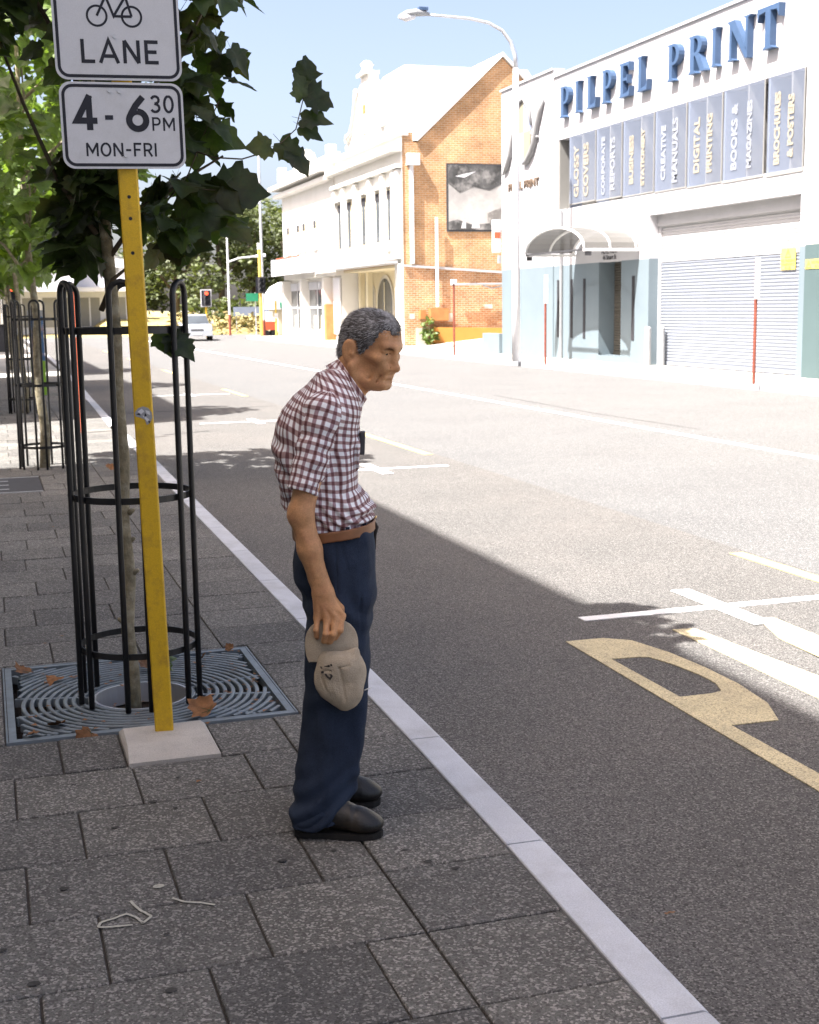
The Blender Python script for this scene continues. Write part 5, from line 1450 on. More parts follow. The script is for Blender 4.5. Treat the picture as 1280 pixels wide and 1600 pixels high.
def plaid():
    M_ = bpy.data.materials.new('checked_shirt_cotton'); M_.use_nodes = True
    nt = M_.node_tree; N = nt.nodes; L = nt.links; b = N['Principled BSDF']
    b.inputs['Roughness'].default_value = .9; b.inputs['Specular IOR Level'].default_value = .15
    uv = N.new('ShaderNodeUVMap'); sx = N.new('ShaderNodeSeparateXYZ')
    nz = N.new('ShaderNodeTexNoise'); nz.inputs['Scale'].default_value = 14; nz.inputs['Detail'].default_value = 3
    L.new(uv.outputs[0], nz.inputs['Vector'])
    ml = N.new('ShaderNodeVectorMath'); ml.operation = 'MULTIPLY_ADD'; ml.inputs[1].default_value = (.012,.012,0); L.new(nz.outputs['Color'], ml.inputs[0]); L.new(uv.outputs[0], ml.inputs[2])
    L.new(ml.outputs[0], sx.inputs[0])
    def M(op, a, c=None):
        x = N.new('ShaderNodeMath'); x.operation = op
        for i, q in enumerate((a, c)):
            if q is None: continue
            if isinstance(q, (int, float)): x.inputs[i].default_value = q
            else: L.new(q, x.inputs[i])
        return x.outputs[0]
    def band(v, period, lo, hi):
        f = M('ABSOLUTE', M('SUBTRACT', M('FRACT', M('MULTIPLY', v, 1/period)), .5))
        r = N.new('ShaderNodeMapRange'); r.interpolation_type = 'SMOOTHSTEP'
        r.inputs[1].default_value = lo; r.inputs[2].default_value = hi; L.new(f, r.inputs[0]); return r.outputs[0]
    def mix(f, a, c, mode='MULTIPLY'):
        x = N.new('ShaderNodeMix'); x.data_type = 'RGBA'; x.blend_type = mode
        if isinstance(f, (int, float)): x.inputs[0].default_value = f
        else: L.new(f, x.inputs[0])
        for i, q in ((6, a), (7, c)):
            if isinstance(q, tuple): x.inputs[i].default_value = (*q, 1)
            else: L.new(q, x.inputs[i])
        return x.outputs[2]
    p = .0250
    c = mix(band(sx.outputs[0], p, .22, .33), (.82,.82,.85), (.42,.29,.31))
    c = mix(band(sx.outputs[1], p, .22, .33), c, (.44,.30,.29))
    c = mix(M('MULTIPLY', band(sx.outputs[0], p*2, .43, .47), .6), c, (.45,.30,.22))
    L.new(c, b.inputs['Base Color'])
    bp = N.new('ShaderNodeBump'); bp.inputs['Strength'].default_value = .35; bp.inputs['Distance'].default_value = .004
    n2 = N.new('ShaderNodeTexNoise'); n2.inputs['Scale'].default_value = 60; L.new(uv.outputs[0], n2.inputs['Vector']); L.new(n2.outputs['Fac'], bp.inputs['Height']); L.new(bp.outputs[0], b.inputs['Normal'])
    return M_
MT['plaid'] = plaid()

man = thing('person', 'stooped old man in checked shirt and navy trousers holding his cap at the kerb', 'person', (.97,3.87,0), None, -math.atan2(.24312533,.96999488))
ORG[man.name] = Vector((0,0,0))

# --- head frame
HY, HP = R(35), R(16)
HF = np.array([math.cos(HY)*math.cos(HP), -math.sin(HY)*math.cos(HP), -math.sin(HP)])
HS = np.array([-math.sin(HY), -math.cos(HY), 0.0]); HU = np.cross(HS, HF)
HM = np.stack([HF, HS, HU], 1).astype(np.float32)          # columns = head axes
HC = v3(.129, 0, 1.464)
def hp(x, s, u): return tuple(HC + HM @ v3(x, s, u))
def h_ell(x, s, u, r, tilt=None):
    fr = HM if tilt is None else (HM @ tilt.astype(np.float32))
    return P_ell(hp(x, s, u), r, fr)
def h_cap(p, q, r0, r1=None): return P_cap(hp(*p), hp(*q), r0, r1)
def ry(a): c, s = math.cos(a), math.sin(a); return np.array([[c,0,s],[0,1,0],[-s,0,c]])
def rz_(a): c, s = math.cos(a), math.sin(a); return np.array([[c,-s,0],[s,c,0],[0,0,1]])

TORSO = [(.915,.015,0,.11,.16),(.945,.0125,0,.1175,.165),(.975,.009,0,.129,.172),(.995,.007,0,.137,.176),(1.025,-.006,0,.133,.178),(1.06,-.0265,0,.1205,.176),(1.10,-.0295,0,.1235,.18),(1.18,-.031,0,.131,.19),(1.26,-.0225,0,.1255,.195),(1.30,-.008,0,.120,.19),(1.335,.002,0,.101,.165),(1.37,.012,0,.068,.112),(1.40,.018,0,.046,.074),(1.43,.020,0,.034,.05)]
B = Field((-.24,-.285,.555), (.29,.285,1.625), .0031)
B.add(P_loft([(z,a,b_,d*.88,w*.86) for z,a,b_,d,w in TORSO], .80, 1.36), .02)
B.add(P_loft([(.78,.025,0,.070,.11),(.95,.02,0,.085,.135)], .80, .95), .02)
# neck with tendons
B.add(P_cap((.040,0,1.30),(.088,0,1.43), .050, .048), .03)
B.add(P_cap((.075,-.012,1.325),(.128,-.005,1.385), .026, .024), .03)
B.add(P_cap((.095,-.022,1.30),(.082,-.062,1.425), .010, .011), .014)
# skull and face
B.add(h_ell(-.002,0,.045,(.089,.073,.082)), .02)
B.add(h_ell(.042,0,.055,(.050,.060,.058)), .03)
B.add(h_ell(.040,0,-.015,(.055,.058,.070)), .03)
B.add(h_ell(.045,0,-.058,(.044,.048,.034)), .03)
B.add(h_cap((.083,-.013,-.078),(.083,.013,-.078), .0135), .022)                    # chin
for s in (-1, 1):
    B.add(h_cap((.000,s*.057,-.030),(.062,s*.031,-.077), .015, .013), .03)         # jaw line
    B.add(h_cap((.079,s*.042,.043),(.0935,s*.012,.040), .0105, .0105), .014)       # brow ridge
    B.add(h_ell(.064,s*.046,.004,(.021,.015,.014)), .022)                          # cheek bone
    B.add(h_ell(.050,s*.066,-.036,(.023,.0165,.023)), .025, 's')                     # hollow cheek
    B.add(h_ell(.099,s*.033,.024,(.0195,.0195,.0115)), .008, 's')                    # eye socket
    B.add(h_ell(.055,s*.078,.045,(.024,.012,.024)), .03, 's')                      # temple
    B.add(h_ell(.0745,s*.033,.024,(.0135,.0150,.0125)), .004)                      # lidded eye
    B.add(h_cap((.0885,s*.020,.0300),(.083,s*.047,.0290), .0052, .0045), .004)     # heavy upper lid
    B.add(h_cap((.087,s*.022,.0170),(.081,s*.046,.0165), .0036, .003), .004)       # lower lid
    B.add(h_cap((.0865,s*.024,.010),(.079,s*.047,.010), .0045, .004), .006)        # bag under the eye
B.add(h_cap((.090,0,.034),(.108,0,-.014), .0075, .0115), .014)                     # nose
B.add(h_ell(.111,0,-.018,(.0115,.0130,.010)), .010)
for s in (-1, 1):
    B.add(h_ell(.099,s*.0155,-.021,(.011,.0080,.0085)), .008)
    B.add(h_ell(.107,s*.0075,-.0300,(.006,.0040,.0045)), .003, 's')
    B.add(h_cap((.100,s*.019,-.019),(.084,s*.035,-.050), .0045), .008, 's')        # nasolabial fold
    B.add(h_cap((.083,s*.034,-.050),(.073,s*.038,-.072), .0034), .008, 's')
    B.add(h_ell(.085,s*.030,-.022,(.014,.010,.013)), .016)                         # cheek beside the fold
    B.add(h_cap((.062,s*.052,-.022),(.056,s*.049,-.060), .0032), .010, 's')
B.add(h_cap((.0895,-.020,-.0360),(.0895,.020,-.0360), .0068), .012)                # upper lip
B.add(h_cap((.0875,-.017,-.0500),(.0875,.017,-.0500), .0068), .012)                # lower lip
B.add(h_cap((.0990,-.025,-.0430),(.0990,.025,-.0430), .0026), .006, 's')           # mouth line
B.add(h_cap((.094,-.015,-.0610),(.094,.015,-.0610), .004), .010, 's')
for k in range(3):                                                                  # forehead lines
    B.add(h_cap((.0925-.004*k,-.030,.060+.010*k),(.0925-.004*k,.030,.060+.010*k), .0022), .009, 's')
for s in (-1, 1):                                                                   # big ears
    T = rz_(s*R(-22)) @ ry(R(-10))
    B.add(h_ell(-.015,s*.0785,.004,(.0215,.0070,.036), T), .006)
    B.add(h_ell(-.011,s*.0715,-.020,(.009,.007,.012)), .008)
    B.add(h_ell(-.010,s*.0870,.008,(.0120,.0070,.0230), T), .003, 's')
    B.add(h_cap((-.016,s*.0805,.026),(-.010,s*.0820,-.006), .0024), .003)
    B.add(h_ell(-.001,s*.078,-.002,(.005,.006,.008)), .005)
# right arm
SH, EL, WR = (-.008,-.168,1.295), (-.078,-.206,1.012), (-.022,-.205,.778)
B.add(P_cap(SH, EL, .045, .0355), .03)
B.add(P_cap(EL, (-.055,-.207,.905), .0345, .0335), .02)
B.add(P_cap((-.055,-.207,.905), WR, .0335, .0255), .02)
B.add(P_cap((-.034,-.200,.82), (-.012,-.200,.775), .022, .0245), .02)
B.add(P_ell((-.094,-.21,1.000), (.014,.016,.020)), .02)                           # elbow point
B.add(P_ell((-.037,-.222,.785), (.010,.008,.011)), .012)                          # wrist bone
B.add(P_cap((-.072,-.236,.96), (-.040,-.229,.83), .0035, .003), .012)             # veins and tendon
# right hand gripping the peak: back of the hand outward, four bent fingers, thumb behind the peak
MCP = [(.034,-.214,.705),(.014,-.224,.699),(-.010,-.223,.697),(-.038,-.212,.700)]
PIP = [(.028,-.236,.668),(.008,-.246,.659),(-.014,-.244,.659),(-.042,-.230,.669)]
DIP = [(.014,-.228,.645),(-.002,-.235,.635),(-.019,-.233,.637),(-.042,-.222,.650)]
TIP = [(.004,-.212,.636),(-.008,-.214,.628),(-.022,-.213,.630),(-.040,-.210,.641)]
for k in range(4):
    wb = (WR[0] + (.010, .003, -.006, -.012)[k], WR[1]-.004, WR[2]-.006)
    B.add(P_cap(wb, MCP[k], .0165, .0112), .012)
    B.add(P_ell(MCP[k], (.0115,.0105,.0115)), .006)
    rk = (.0092,.0098,.0093,.0082)[k]
    B.add(P_cap(MCP[k], PIP[k], rk+.0008, rk), .004)
    B.add(P_ell(PIP[k], (rk+.001,rk+.0006,rk+.001)), .003)
    B.add(P_cap(PIP[k], DIP[k], rk, rk-.0008), .002)
    B.add(P_cap(DIP[k], TIP[k], rk-.0008, rk-.0016), .002)
    B.add(P_cap((WR[0]+.002-.006*k,WR[1]-.018,WR[2]-.022), (MCP[k][0],MCP[k][1]-.0085,MCP[k][2]+.012), .0022, .0025), .007)
B.add(P_cap((-.006,-.198,.765), (.030,-.186,.722), .0155, .012), .014)             # thumb from the palm's side
B.add(P_cap((.030,-.186,.722), (.034,-.182,.690), .0112, .0105), .005)
B.add(P_cap((.034,-.182,.690), (.020,-.184,.662), .0105, .0085), .004)
# left arm hangs on the far side
B.add(P_cap((-.008,.168,1.295), (-.035,.215,1.02), .045, .037), .03)
B.add(P_cap((-.035,.215,1.02), (.020,.212,.80), .037, .026), .02)
B.add(P_ell((.028,.212,.745), (.036,.016,.045)), .015)
for k, (a, l) in enumerate(((.052,.060),(.036,.070),(.020,.066),(.005,.052))):
    B.add(P_cap((a,.212,.715), (a+.004,.208,.715-l*.55), .0095, .009), .005)
    B.add(P_cap((a+.004,.208,.715-l*.55), (a-.004,.196,.715-l*1.15), .009, .0078), .003)
B.add(P_cap((.050,.205,.765), (.072,.198,.725), .013, .010), .01); B.add(P_cap((.072,.198,.725), (.070,.195,.69), .010, .0085), .004)
V, F = B.mesh()
V = smooth_mesh(V, F, 1, .35)
N_ = normals(V, F)
V = V + N_*(nnoise(V, (70,70,70))*.0006)[:,None]
mesh_obj('body', V, F, MT['skin'], man)
# eyes between the lids, lips, brows
for s in (-1, 1):
    b = MB(); q = hp(.0768, s*.033, .0230)
    bb = bpy.data.meshes.new('eye'); 
    n1 = []
    E_ = Field(np.array(q)-.016, np.array(q)+.016, .0016); E_.add(P_ell(q, (.0122,.0122,.0110)), 0); v_, f_ = E_.mesh()
    eo = mesh_obj('eye', v_, f_, MT['eye'], man)
    q2 = hp(.0853, s*.031, .0215); E_ = Field(np.array(q2)-.008, np.array(q2)+.008, .001); E_.add(P_ell(q2, (.005,.005,.005)), 0); v_, f_ = E_.mesh()
    mesh_obj('iris', v_, f_, MT['iris'], eo)
    b = MB(); r_ = random.Random(5+s)
    for _ in range(170):
        t = r_.random(); x_, s_, u_ = (.0965 if s < 0 else .0985)-.016*t*t, s*(.015+.032*t), .0385+.004*math.sin(3*t)-.004*t
        c = Vector(hp(x_ + r_.uniform(-.001,.0015), s_, u_ + r_.uniform(-.0045,.004)))
        d = Vector(HM @ v3(.003, s*.006, r_.uniform(-.001,.004))).normalized()*r_.uniform(.004,.008); w_ = Vector(HM @ v3(0,0,1))*.0007
        b.add([c-w_, c+w_, c+d+Vector(HF)*.0015], [(0,1,2)])
    b.build('eyebrow', MT['hairdark'], man, local=True)
# hair: cropped cap of hair over the skull, cut by the hairline
Hh = Field((-.0,-.12,1.37), (.27,.12,1.62), .0031)
Hh.add(h_ell(-.003,0,.0455,(.0955,.0785,.0875)), .01); Hh.add(h_ell(.038,0,.061,(.0545,.0645,.0625)), .025)
Hh.add(h_ell(-.045,0,-.015,(.046,.058,.05)), .03)
def hairline(P):
    q = (P - HC) @ HM
    x, s, u = q[...,0], np.abs(q[...,1]), q[...,2]
    line = np.interp(x, [-.12,-.06,-.042,-.036,-.018,.004,.014,.026,.034,.050,.062,.075,.10], [-.062,-.060,-.045,.020,.030,.028,-.020,-.016,.020,.044,.068,.077,.080])
    line = line - np.maximum(0, .045-s)*np.where(x > .05, .08, 0)
    return line - u
slh, Ph = Hh.sub(Hh.lo, Hh.lo + Hh.h*Hh.n)
lu = hairline(Ph) + .006*np.sin(Ph[...,0]*310 + Ph[...,2]*170)*np.sin(Ph[...,1]*260)
tt = np.clip(-lu/.030, 0, 1)
Hh.a = np.maximum(Hh.a + .0062*(1 - tt*tt*(3-2*tt)), lu*.7).astype(np.float32)        # the crop thins out towards the hairline
V, F = Hh.mesh(); V = smooth_mesh(V, F, 1, .4); N_ = normals(V, F)
q = (V - HC) @ HM
st = nnoise(np.stack([q[:,0]*38, q[:,1]*75, q[:,2]*90], 1), (1,1,1)) + .6*nnoise(np.stack([q[:,0]*90, q[:,1]*160, q[:,2]*180], 1), (1,1,1), 3)
V = V + N_*(st*.0017)[:,None]
hair = mesh_obj('hair', V, F, MT['hair'], man)
MT['hairlight'] = mat('pale_grey_hair', (.42,.42,.43), .6, .2, 55, objco=True)
bs = [MB(), MB(), MB()]; r_ = random.Random(77)
sel = [k for k in range(len(V)) if N_[k] @ HU > -.5 and ((V[k]-HC) @ HM)[2] > -.05]
for _ in range(5200):
    k = r_.choice(sel); c = Vector(V[k]); nn = Vector(N_[k])
    bk = Vector(-HF*.8 - HU*.55 + np.array([r_.uniform(-.35,.35), r_.uniform(-.35,.35), r_.uniform(-.3,.3)]))
    if ((V[k]-HC) @ HM)[0] > .035: bk = Vector(HS*.9 - HF*.2 - HU*.2 + np.array([r_.uniform(-.4,.4) for _ in range(3)]))
    d = (bk - nn*bk.dot(nn)).normalized(); w_ = d.cross(nn)*.00048; L_ = r_.uniform(.007,.015)
    b = bs[0 if r_.random() < .45 else (1 if r_.random() < .5 else 2)]
    c = c + nn*.0005
    b.add([c-w_, c+w_, c+d*L_*.6+nn*.003+w_*.7, c+d*L_*.6+nn*.003-w_*.7, c+d*L_+nn*.0025], [(0,1,2,3),(3,2,4)])
for b, mm in zip(bs, (MT['hairlight'], MT['hairdark'], MT['hair'])): tag(b.build('hair_strands', mm, hair, local=True), kind='stuff')

# --- shirt
SL0, SL1 = (-.006,-.168,1.295), (-.070,-.206,1.085)
Sh = Field((-.215,-.28,.905), (.175,.28,1.455), .0033)
tor = P_loft(TORSO, .925, 1.405); Sh.add(tor, .01)
for s in (-1, 1): Sh.add(P_cap((.035,s*.05,1.372), (-.006,s*.165,1.30), .040, .050), .04)
slv = P_cap(SL0, SL1, .052, .0455); Sh.add(slv, .022)
Sh.add(P_cap((-.006,.168,1.295), (-.030,.208,1.085), .052, .046), .022)
dS = v3(*SL1) - v3(*SL0); dS = dS/np.linalg.norm(dS)
for s, q1 in ((-1, v3(*SL1)), (1, v3(-.030,.208,1.085))):                       # sleeve ends: cut flat and hollowed
    d_ = dS if s < 0 else (lambda d: d/np.linalg.norm(d))(v3(-.024,.04,-.21))
    e = q1 + d_*.012
    def cutfn(P, e=e, d_=d_, q1=q1):
        near = np.linalg.norm((P - q1) - ((P - q1) @ d_)[...,None]*d_, axis=-1) - .062
        return np.maximum(near, -((P - e) @ d_))
    Sh.add((cutfn, e - .07, e + .07), 0, 's')
    Sh.add(P_cap(e - d_*.035, e + d_*.02, .0405), .0, 's')
# armpit gap between sleeve and side
Sh.add(P_cap((-.045,-.158,1.075), (-.035,-.165,1.17), .006, .002), .010, 's')
# neck opening and collar
Sh.add(P_cap((.052,0,1.34),(.115,0,1.43), .053, .060), .006, 's')
cc, cn = v3(.068,0,1.372), v3(.83,0,.557); cn = cn/np.linalg.norm(cn)
def collar(P):
    q = P - cc; hgt_ = q @ cn; rad = q - hgt_[...,None]*cn
    ex = np.array([cn[2],0,-cn[0]], np.float32)
    ra, rb = rad @ ex, rad[...,1]
    r_a = np.sqrt((ra/1.10)**2 + (rb/.98)**2)
    front = np.clip(ra/.06, -1, 1)
    drop = .024 + .022*np.clip(front, 0, 1)                                      # the fall is longer at the points
    stand = np.maximum(np.abs(r_a - .0590) - .0030, np.abs(hgt_ - .004) - .018)
    fall = np.maximum(np.abs(r_a - (.0655 - np.where(ra > 0, .30, .12)*(hgt_ - .020))) - .0034, np.maximum(hgt_ - .022, -(hgt_ + drop)))
    gap = .016 - np.abs(rb) - np.clip(-(hgt_-.01)*.55, 0, .03) - np.where(ra > 0, 0, 9)    # open at the throat
    return np.maximum(np.minimum(stand, fall), gap*.8)
Sh.add((collar, cc - .12, cc + .12), .003)
Sh.add(P_ell((.094,-.075,1.165), (.008,.042,.050)), .008)                       # breast pocket
V, F = Sh.mesh(); V = smooth_mesh(V, F, 2, .45); N_ = normals(V, F)
a_, b_, z_ = V[:,0], V[:,1], V[:,2]
tS = np.clip(((V - v3(*SL0)) @ dS)/.215, -.3, 1.2)
dslv = np.minimum(slv[0](V), P_cap((-.006,.168,1.295), (-.030,.208,1.085), .052, .046)[0](V))
is_s = (dslv < tor[0](V) - .004) & (z_ < 1.36) & (np.abs(b_) > .12)
# folds: bunching above the belt, pulls from the armpit, sleeve creases
low = np.clip((1.075 - z_)/.10, 0, 1)
ph = nnoise(V, (7,9,7), 2)
f1 = np.sin(z_*120 + a_*95 + ph*8)*low*.0062
f2 = np.sin((a_*.75 + z_*.55)*105 + ph*5)*np.clip((z_-1.04)/.06,0,1)*np.clip((1.30-z_)/.10,0,1)*(.0036*(1-.5*is_s))*np.where(a_ < .03, 1.15, .6)
f3 = np.sin((tS*.215)*120 + a_*70 + ph*6)*is_s*.0022
f4 = nnoise(V, (16,16,16), 5)*.0028 + nnoise(V, (34,34,26), 8)*.0014
edge = np.clip((1.37 - z_)/.04, .15, 1)
V = V + N_*((f1 + f2 + f3 + f4)*edge)[:,None]
# cloth coordinates in metres
side = v3(0,-1,0); e_u = np.cross(dS, side); e_u = e_u/np.linalg.norm(e_u); e_v = -np.cross(dS, e_u)
rel = V - v3(*SL0); ang_s = np.arctan2(rel @ e_u, rel @ e_v)
th = np.arctan2(-(b_), (a_ + .02)*1.25)
tw = nnoise(V, (9,9,11), 12)*np.clip((1.12 - z_)/.12, 0, 1)*.035
u_t = th*.165 + .02*ph + tw + np.clip(1.06-z_,0,1)*.5*np.clip(a_+.1,0,1); v_t = z_ + .42*a_*np.clip((z_-1.16)/.12, 0, 1) - tw*.8
colr = collar(V) < .0035
qc = V - cc; hg = qc @ cn
UVs = [np.stack([u_t, v_t], 1), np.stack([ang_s*.052, tS*.215], 1), np.stack([np.arctan2(qc[:,1], qc[:,0])*.072, hg + .004], 1)]
reg = np.where(colr, 2, np.where(is_s, 1, 0))
fr_ = np.array([np.bincount(reg[f], minlength=3).argmax() for f in F])
luv = np.stack(UVs)[np.repeat(fr_, 4), F.reshape(-1)]
so_ = mesh_obj('shirt', V, F, MT['plaid'], man)
so_.data.uv_layers.new(name='UVMap').data.foreach_set('uv', luv.astype(np.float32).reshape(-1))
so_.data.update()

# --- trousers
LEGR = [(.025,-.056,-.126,.078,.060),(.05,-.052,-.125,.086,.066),(.13,-.030,-.117,.094,.070),(.27,-.006,-.106,.096,.074),(.47,.014,-.096,.098,.080),(.60,.023,-.090,.098,.085),(.72,.029,-.086,.100,.090),(.85,.029,-.080,.105,.094),(.955,.020,-.072,.113,.090)]
LEGL = [(z,a+(.03 if z < .1 else .02 if z < .2 else .008 if z < .5 else 0),-b__,d,w) for z,a,b__,d,w in LEGR]
Tr = Field((-.165,-.215,.012), (.165,.215,.965), .0036)
Tr.add(P_loft([(.66,.025,0,.09,.13),(.75,.027,0,.100,.160),(.85,.028,0,.108,.168),(.90,.024,0,.112,.168),(.955,.018,0,.113,.165)], .68, .955), .02)
for LG in (LEGR, LEGL): Tr.add(P_loft(LG, .03, .93, 0, 2.2), .025)
Tr.add(P_ell((-.058,-.06,.83), (.042,.085,.085)), .04); Tr.add(P_ell((-.058,.06,.83), (.042,.085,.085)), .04)
Tr.clip(lambda P: (.030 + .26*np.clip(P[...,0]+.06,0,.2)) - P[...,2])
Tr.clip(lambda P: P[...,2] - (.934 + .09*(P[...,0]-.03)))
for LG, s in ((LEGR,-1),(LEGL,1)):                                              # hollow hems
    Tr.add(P_loft([(z,a,b__,d-.008,w-.008) for z,a,b__,d,w in LG], .0, .085, 0, 2.2), .0, 's')
Tr.add(P_cap((.038,-.178,.905),(.066,-.185,.78), .0045, .0035), .006, 's')       # pocket mouth
Tr.add(P_cap((.085,-.150,.91),(.095,-.160,.60), .002, .001), .008, 's')          # pleat
for z0_, z1_, p_, q_ in ((.92,.72,(.02,-.176),(.024,-.177)),(.72,.47,(.024,-.177),(.014,-.177)),(.47,.27,(.014,-.177),(-.006,-.181)),(.27,.06,(-.006,-.181),(-.05,-.192))):
    Tr.add(P_cap((p_[0],p_[1],z0_),(q_[0],q_[1],z1_), .0015), .005, 's')
V, F = Tr.mesh(); V = smooth_mesh(V, F, 2, .45); N_ = normals(V, F)
a_, b_, z_ = V[:,0], V[:,1], V[:,2]; ph = nnoise(V, (6,6,5), 1)
lowh = np.clip((.26 - z_)/.2, 0, 1)
f = np.sin(z_*95 - a_*38 + ph*5)*lowh*.0068 + np.sin(a_*52 + z_*9 + ph*4)*np.clip((z_-.2)/.2,0,1)*.0042 + nnoise(V, (12,12,7), 4)*.0062 + nnoise(V, (26,26,16), 6)*.0034
f += (.22 - np.abs(nnoise(V, (8,8,4.5), 9)))*.011*np.clip(z_/.2,.3,1)
f += np.sin((a_*.5+z_)*70 + ph*5)*np.clip(1-np.abs(z_-.70)/.14,0,1)*.0045 + np.sin((z_-a_*.8)*60 + ph*6)*np.clip(1-np.abs(z_-.42)/.10,0,1)*.0030
V = V + N_*f[:,None]
tro = mesh_obj('trousers', V, F, MT['trouser'], man)
# belt, buckle, loops, key strap
Bt = Field((-.14,-.19,.895), (.16,.19,.985), .003)
BK = [(.90,.018,0,.119,.172),(.98,.016,0,.121,.170)]
lo_ = P_loft(BK, .8, 1.1)
zc = lambda P: .936 + .11*(P[...,0]-.03)
Bt.add((lambda P: np.maximum(np.abs(lo_[0](P) - .0055) - .003, np.abs(P[...,2] - zc(P)) - .0155), v3(-.14,-.19,.89), v3(.16,.19,.99)), 0)
V, F = Bt.mesh(); V = smooth_mesh(V, F, 1, .4); belt = mesh_obj('belt', V, F, MT['belt'], man)
b = MB(); b.tube([(.142,-.022,.962),(.147,.0,.964),(.142,.022,.962),(.140,.022,.934),(.145,0,.932),(.140,-.022,.934),(.142,-.022,.962)], .0035, 6); b.build('buckle', MT['brass'], belt, local=True, smooth=True)
b = MB(); b.tube([(.139,-.05,.955),(.147,-.046,.940),(.142,-.044,.915),(.141,-.040,.87)], [.006,.007,.005,.003], 6); b.build('strap_end', MT['hairdark'], belt, local=True, smooth=True)
for an in (-2.3,-1.25,-.75):
    q = ((.018+.1235*math.cos(an)), .1755*math.sin(an)); zz = .936 + .11*(q[0]-.03)
    b = MB(); b.box(q[0]-.006,q[0]+.006,q[1]-.003,q[1]+.003,zz-.024,zz+.022); b.build('belt_loop', MT['trouser'], tro, local=True)
# --- shoes
def shoe(heel, toe):
    h_, t_ = Vector(heel), Vector(toe); d = (t_-h_).normalized(); ln = (t_-h_).length; c = (h_+t_)/2
    fr = np.array([[d.x,-d.y,0],[d.y,d.x,0],[0,0,1]], np.float32); c0 = v3(c.x, c.y, 0)
    W_ = lambda x, y, z: tuple(c0 + fr @ v3(x, y, z))
    k = ln/.275
    fl = Field(c0 + v3(-.175,-.085,0) , c0 + v3(.175,.085,.14), .003)
    for p in (((.086*k,0,.042),(.055,.047,.031)), ((.045*k,0,.058),(.062,.044,.038)), ((-.010*k,0,.070),(.060,.040,.045)), ((-.085*k,0,.062),(.048,.037,.050))):
        fl.add(P_ell(W_(*p[0]), p[1], fr), .025)
    fl.add(P_cap(W_(-.085*k,0,.07), W_(-.06*k,0,.125), .038, .036), .02)
    fl.add(P_ell(W_(.005,0,.100), (.032,.028,.022), fr), .008)                  # tongue
    fl.clip(lambda P: .016 - P[...,2])
    V, F = fl.mesh(); V = smooth_mesh(V, F, 1, .4)
    q = (V - c0) @ fr; N_ = normals(V, F)
    V = V + N_*(np.sin(q[:,0]*190)*.0012*np.clip(1-np.abs(q[:,0]-.045)/.03,0,1))[:,None]
    so = mesh_obj('shoe', V, F, MT['shoe'], man)
    out = [(-.137,0),(-.130,.023),(-.105,.035),(-.04,.034),(.03,.043),(.075,.0465),(.112,.039),(.133,.019),(.138,0)]
    out = [(x*k, y) for x, y in out] + [(x*k, -y) for x, y in reversed(out[1:-1])]
    b = MB(); b.prism(out, lambda u, v, dd: W_(u, v, dd), .002, .020); b.build('sole', MT['sole'], so, local=True)
    for i in range(4):
        b = MB(); x = -.008 + .016*i; z = .105 - .009*i
        b.tube([W_(x,-.024,z-.006), W_(x+.004,0,z+.004), W_(x,.024,z-.006)], .0025, 5); b.build('lace', MT['sole'], so, local=True)
    return so
shoe((-.128,-.122,0), (.145,-.163,0)); shoe((-.110,.112,0), (.150,.106,0))
ph_ = Field((.07,-.12,1.155),(.14,-.02,1.245), .002); ph_.add((lambda P: np.maximum(np.maximum(np.abs(P[...,0]-.108-(P[...,2]-1.2)*.05)-.0075, np.abs(P[...,1]+.062)-.022), np.abs(P[...,2]-1.198)-.034), v3(.07,-.12,1.15), v3(.14,-.02,1.245)), 0)
V, F = ph_.mesh(); V = smooth_mesh(V, F, 1, .4); o = mesh_obj('glasses_case', V, F, MT['charcoal'], None)
MW = Matrix.Translation((.97,3.87,0)) @ Matrix.Rotation(-math.atan2(.24312533,.96999488), 4, 'Z')
o.data.transform(MW); tag(o, 'small dark case sticking out of the old man\'s shirt pocket', 'case')

# --- the cap in his hand
cap = thing('baseball_cap', 'worn khaki cap with small dark emblem hanging from the old man\'s hand', 'cap', (.97,3.87,0), None, -math.atan2(.24312533,.96999488))
ORG[cap.name] = Vector((0,0,0))
tl = R(-17)
fr = np.array([[math.cos(tl),0,-math.sin(tl)],[0,1,0],[math.sin(tl),0,math.cos(tl)]], np.float32)
Cp = Field((-.09,-.275,.40), (.13,-.145,.71), .0026)
Cp.add(P_ell((.027,-.207,.520), (.078,.042,.086), fr), .01)
Cp.add(P_ell((.030,-.212,.560), (.066,.040,.050), fr), .02)
Cp.add(P_ell((.046,-.207,.462), (.040,.032,.046), fr), .03)
Cp.add(P_cap((.072,-.222,.60),(.075,-.225,.47), .010,.006), .02)
Cp.add(P_cap((.088,-.205,.60),(.098,-.21,.48), .002,.002), .016, 's')
Cp.add(P_ell((.028,-.200,.62), (.060,.028,.035)), .006, 's')
for p, q in (((.022,-.253,.56),(.040,-.245,.45)), ((-.035,-.235,.53),(.0,-.243,.45)), ((-.03,-.24,.545),(.05,-.252,.565))):
    Cp.add(P_cap(p, q, .0015), .006, 's')
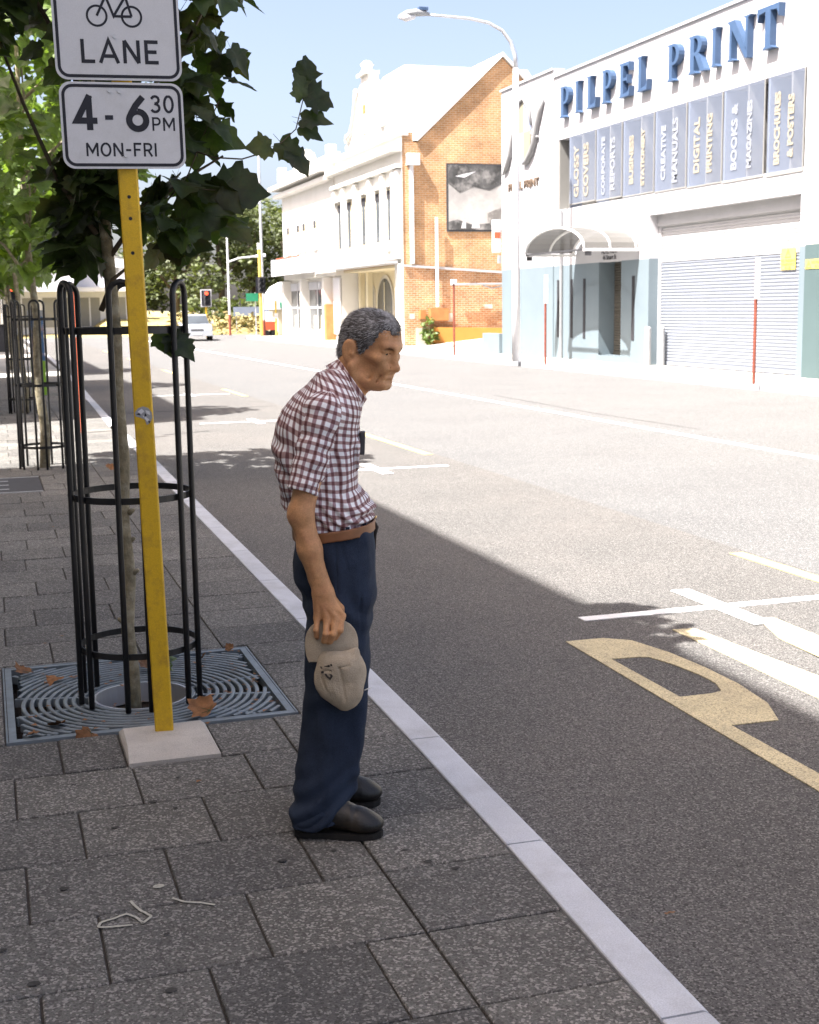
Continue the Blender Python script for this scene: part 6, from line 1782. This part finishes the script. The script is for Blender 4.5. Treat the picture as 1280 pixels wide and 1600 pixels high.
V, F = Cp.mesh(); V = smooth_mesh(V, F, 1, .4); N_ = normals(V, F)
V = V + N_*(nnoise(V, (24,24,15), 3)*.0050 + nnoise(V, (60,60,45), 5)*.0012)[:,None]
mesh_obj('crown', V, F, MT['cap'], cap)
Pk = Field((-.10,-.25,.53), (.11,-.16,.71), .0026)
def peak(P):
    a, b_, z = P[...,0]-.002, P[...,1]+.212, P[...,2]-.612
    r_a = (np.abs(a/.079)**2.3 + np.abs(z/.084)**2.3)**(1/2.3)
    curve = b_ - 4.0*a*a*1.0 - .25*(z*.1)
    return np.maximum((r_a-1)*.079, np.abs(curve) - .0036)
Pk.add((peak, v3(-.1,-.25,.53), v3(.11,-.16,.71)), 0)
Pk.clip(lambda P: (.570 + .10*(P[...,0])) - P[...,2])
V, F = Pk.mesh(); V = smooth_mesh(V, F, 2, .4)
mesh_obj('peak', V, F, MT['cap'], cap)
b = MB()
def emb_pt(u, v, d):
    # lies on the crown front
    a, z = -.010 + u, .540 + v
    q = ((np.array([a, 0, z]) - np.array([.027,0,.520])) @ fr.astype(float)); k = max(0, 1 - (q[0]/.078)**2 - (q[2]/.086)**2)
    q2 = ((np.array([a, 0, z]) - np.array([.030,0,.560])) @ fr.astype(float)); k2 = max(0, 1 - (q2[0]/.066)**2 - (q2[2]/.050)**2)
    y = min(-.207 - .042*math.sqrt(k), -.212 - .040*math.sqrt(k2))
    return (a, y - .0035 - d, z)
for st in ([(-.018,.012),(-.008,.015),(.002,.019)], [(.004,.020),(.007,.022)], [(-.017,.002),(-.011,.004)], [(-.008,.0),(-.003,-.006),(.002,-.010),(.006,-.004),(.003,.001),(-.004,.003)], [(.001,.005),(.006,.008)]):
    stroke(b, [(p[0]*1.35+.002, p[1]*1.35) for p in st], .0058, emb_pt, .0, .0015)
b.build('emblem', MT['hairdark'], cap, local=True)
b = MB(); b.tube([(.095,-.215,.478),(.106,-.22,.484),(.118,-.22,.488)], .0018, 6); b.build('adjuster_strap', MT['pale'], cap, local=True, smooth=True)
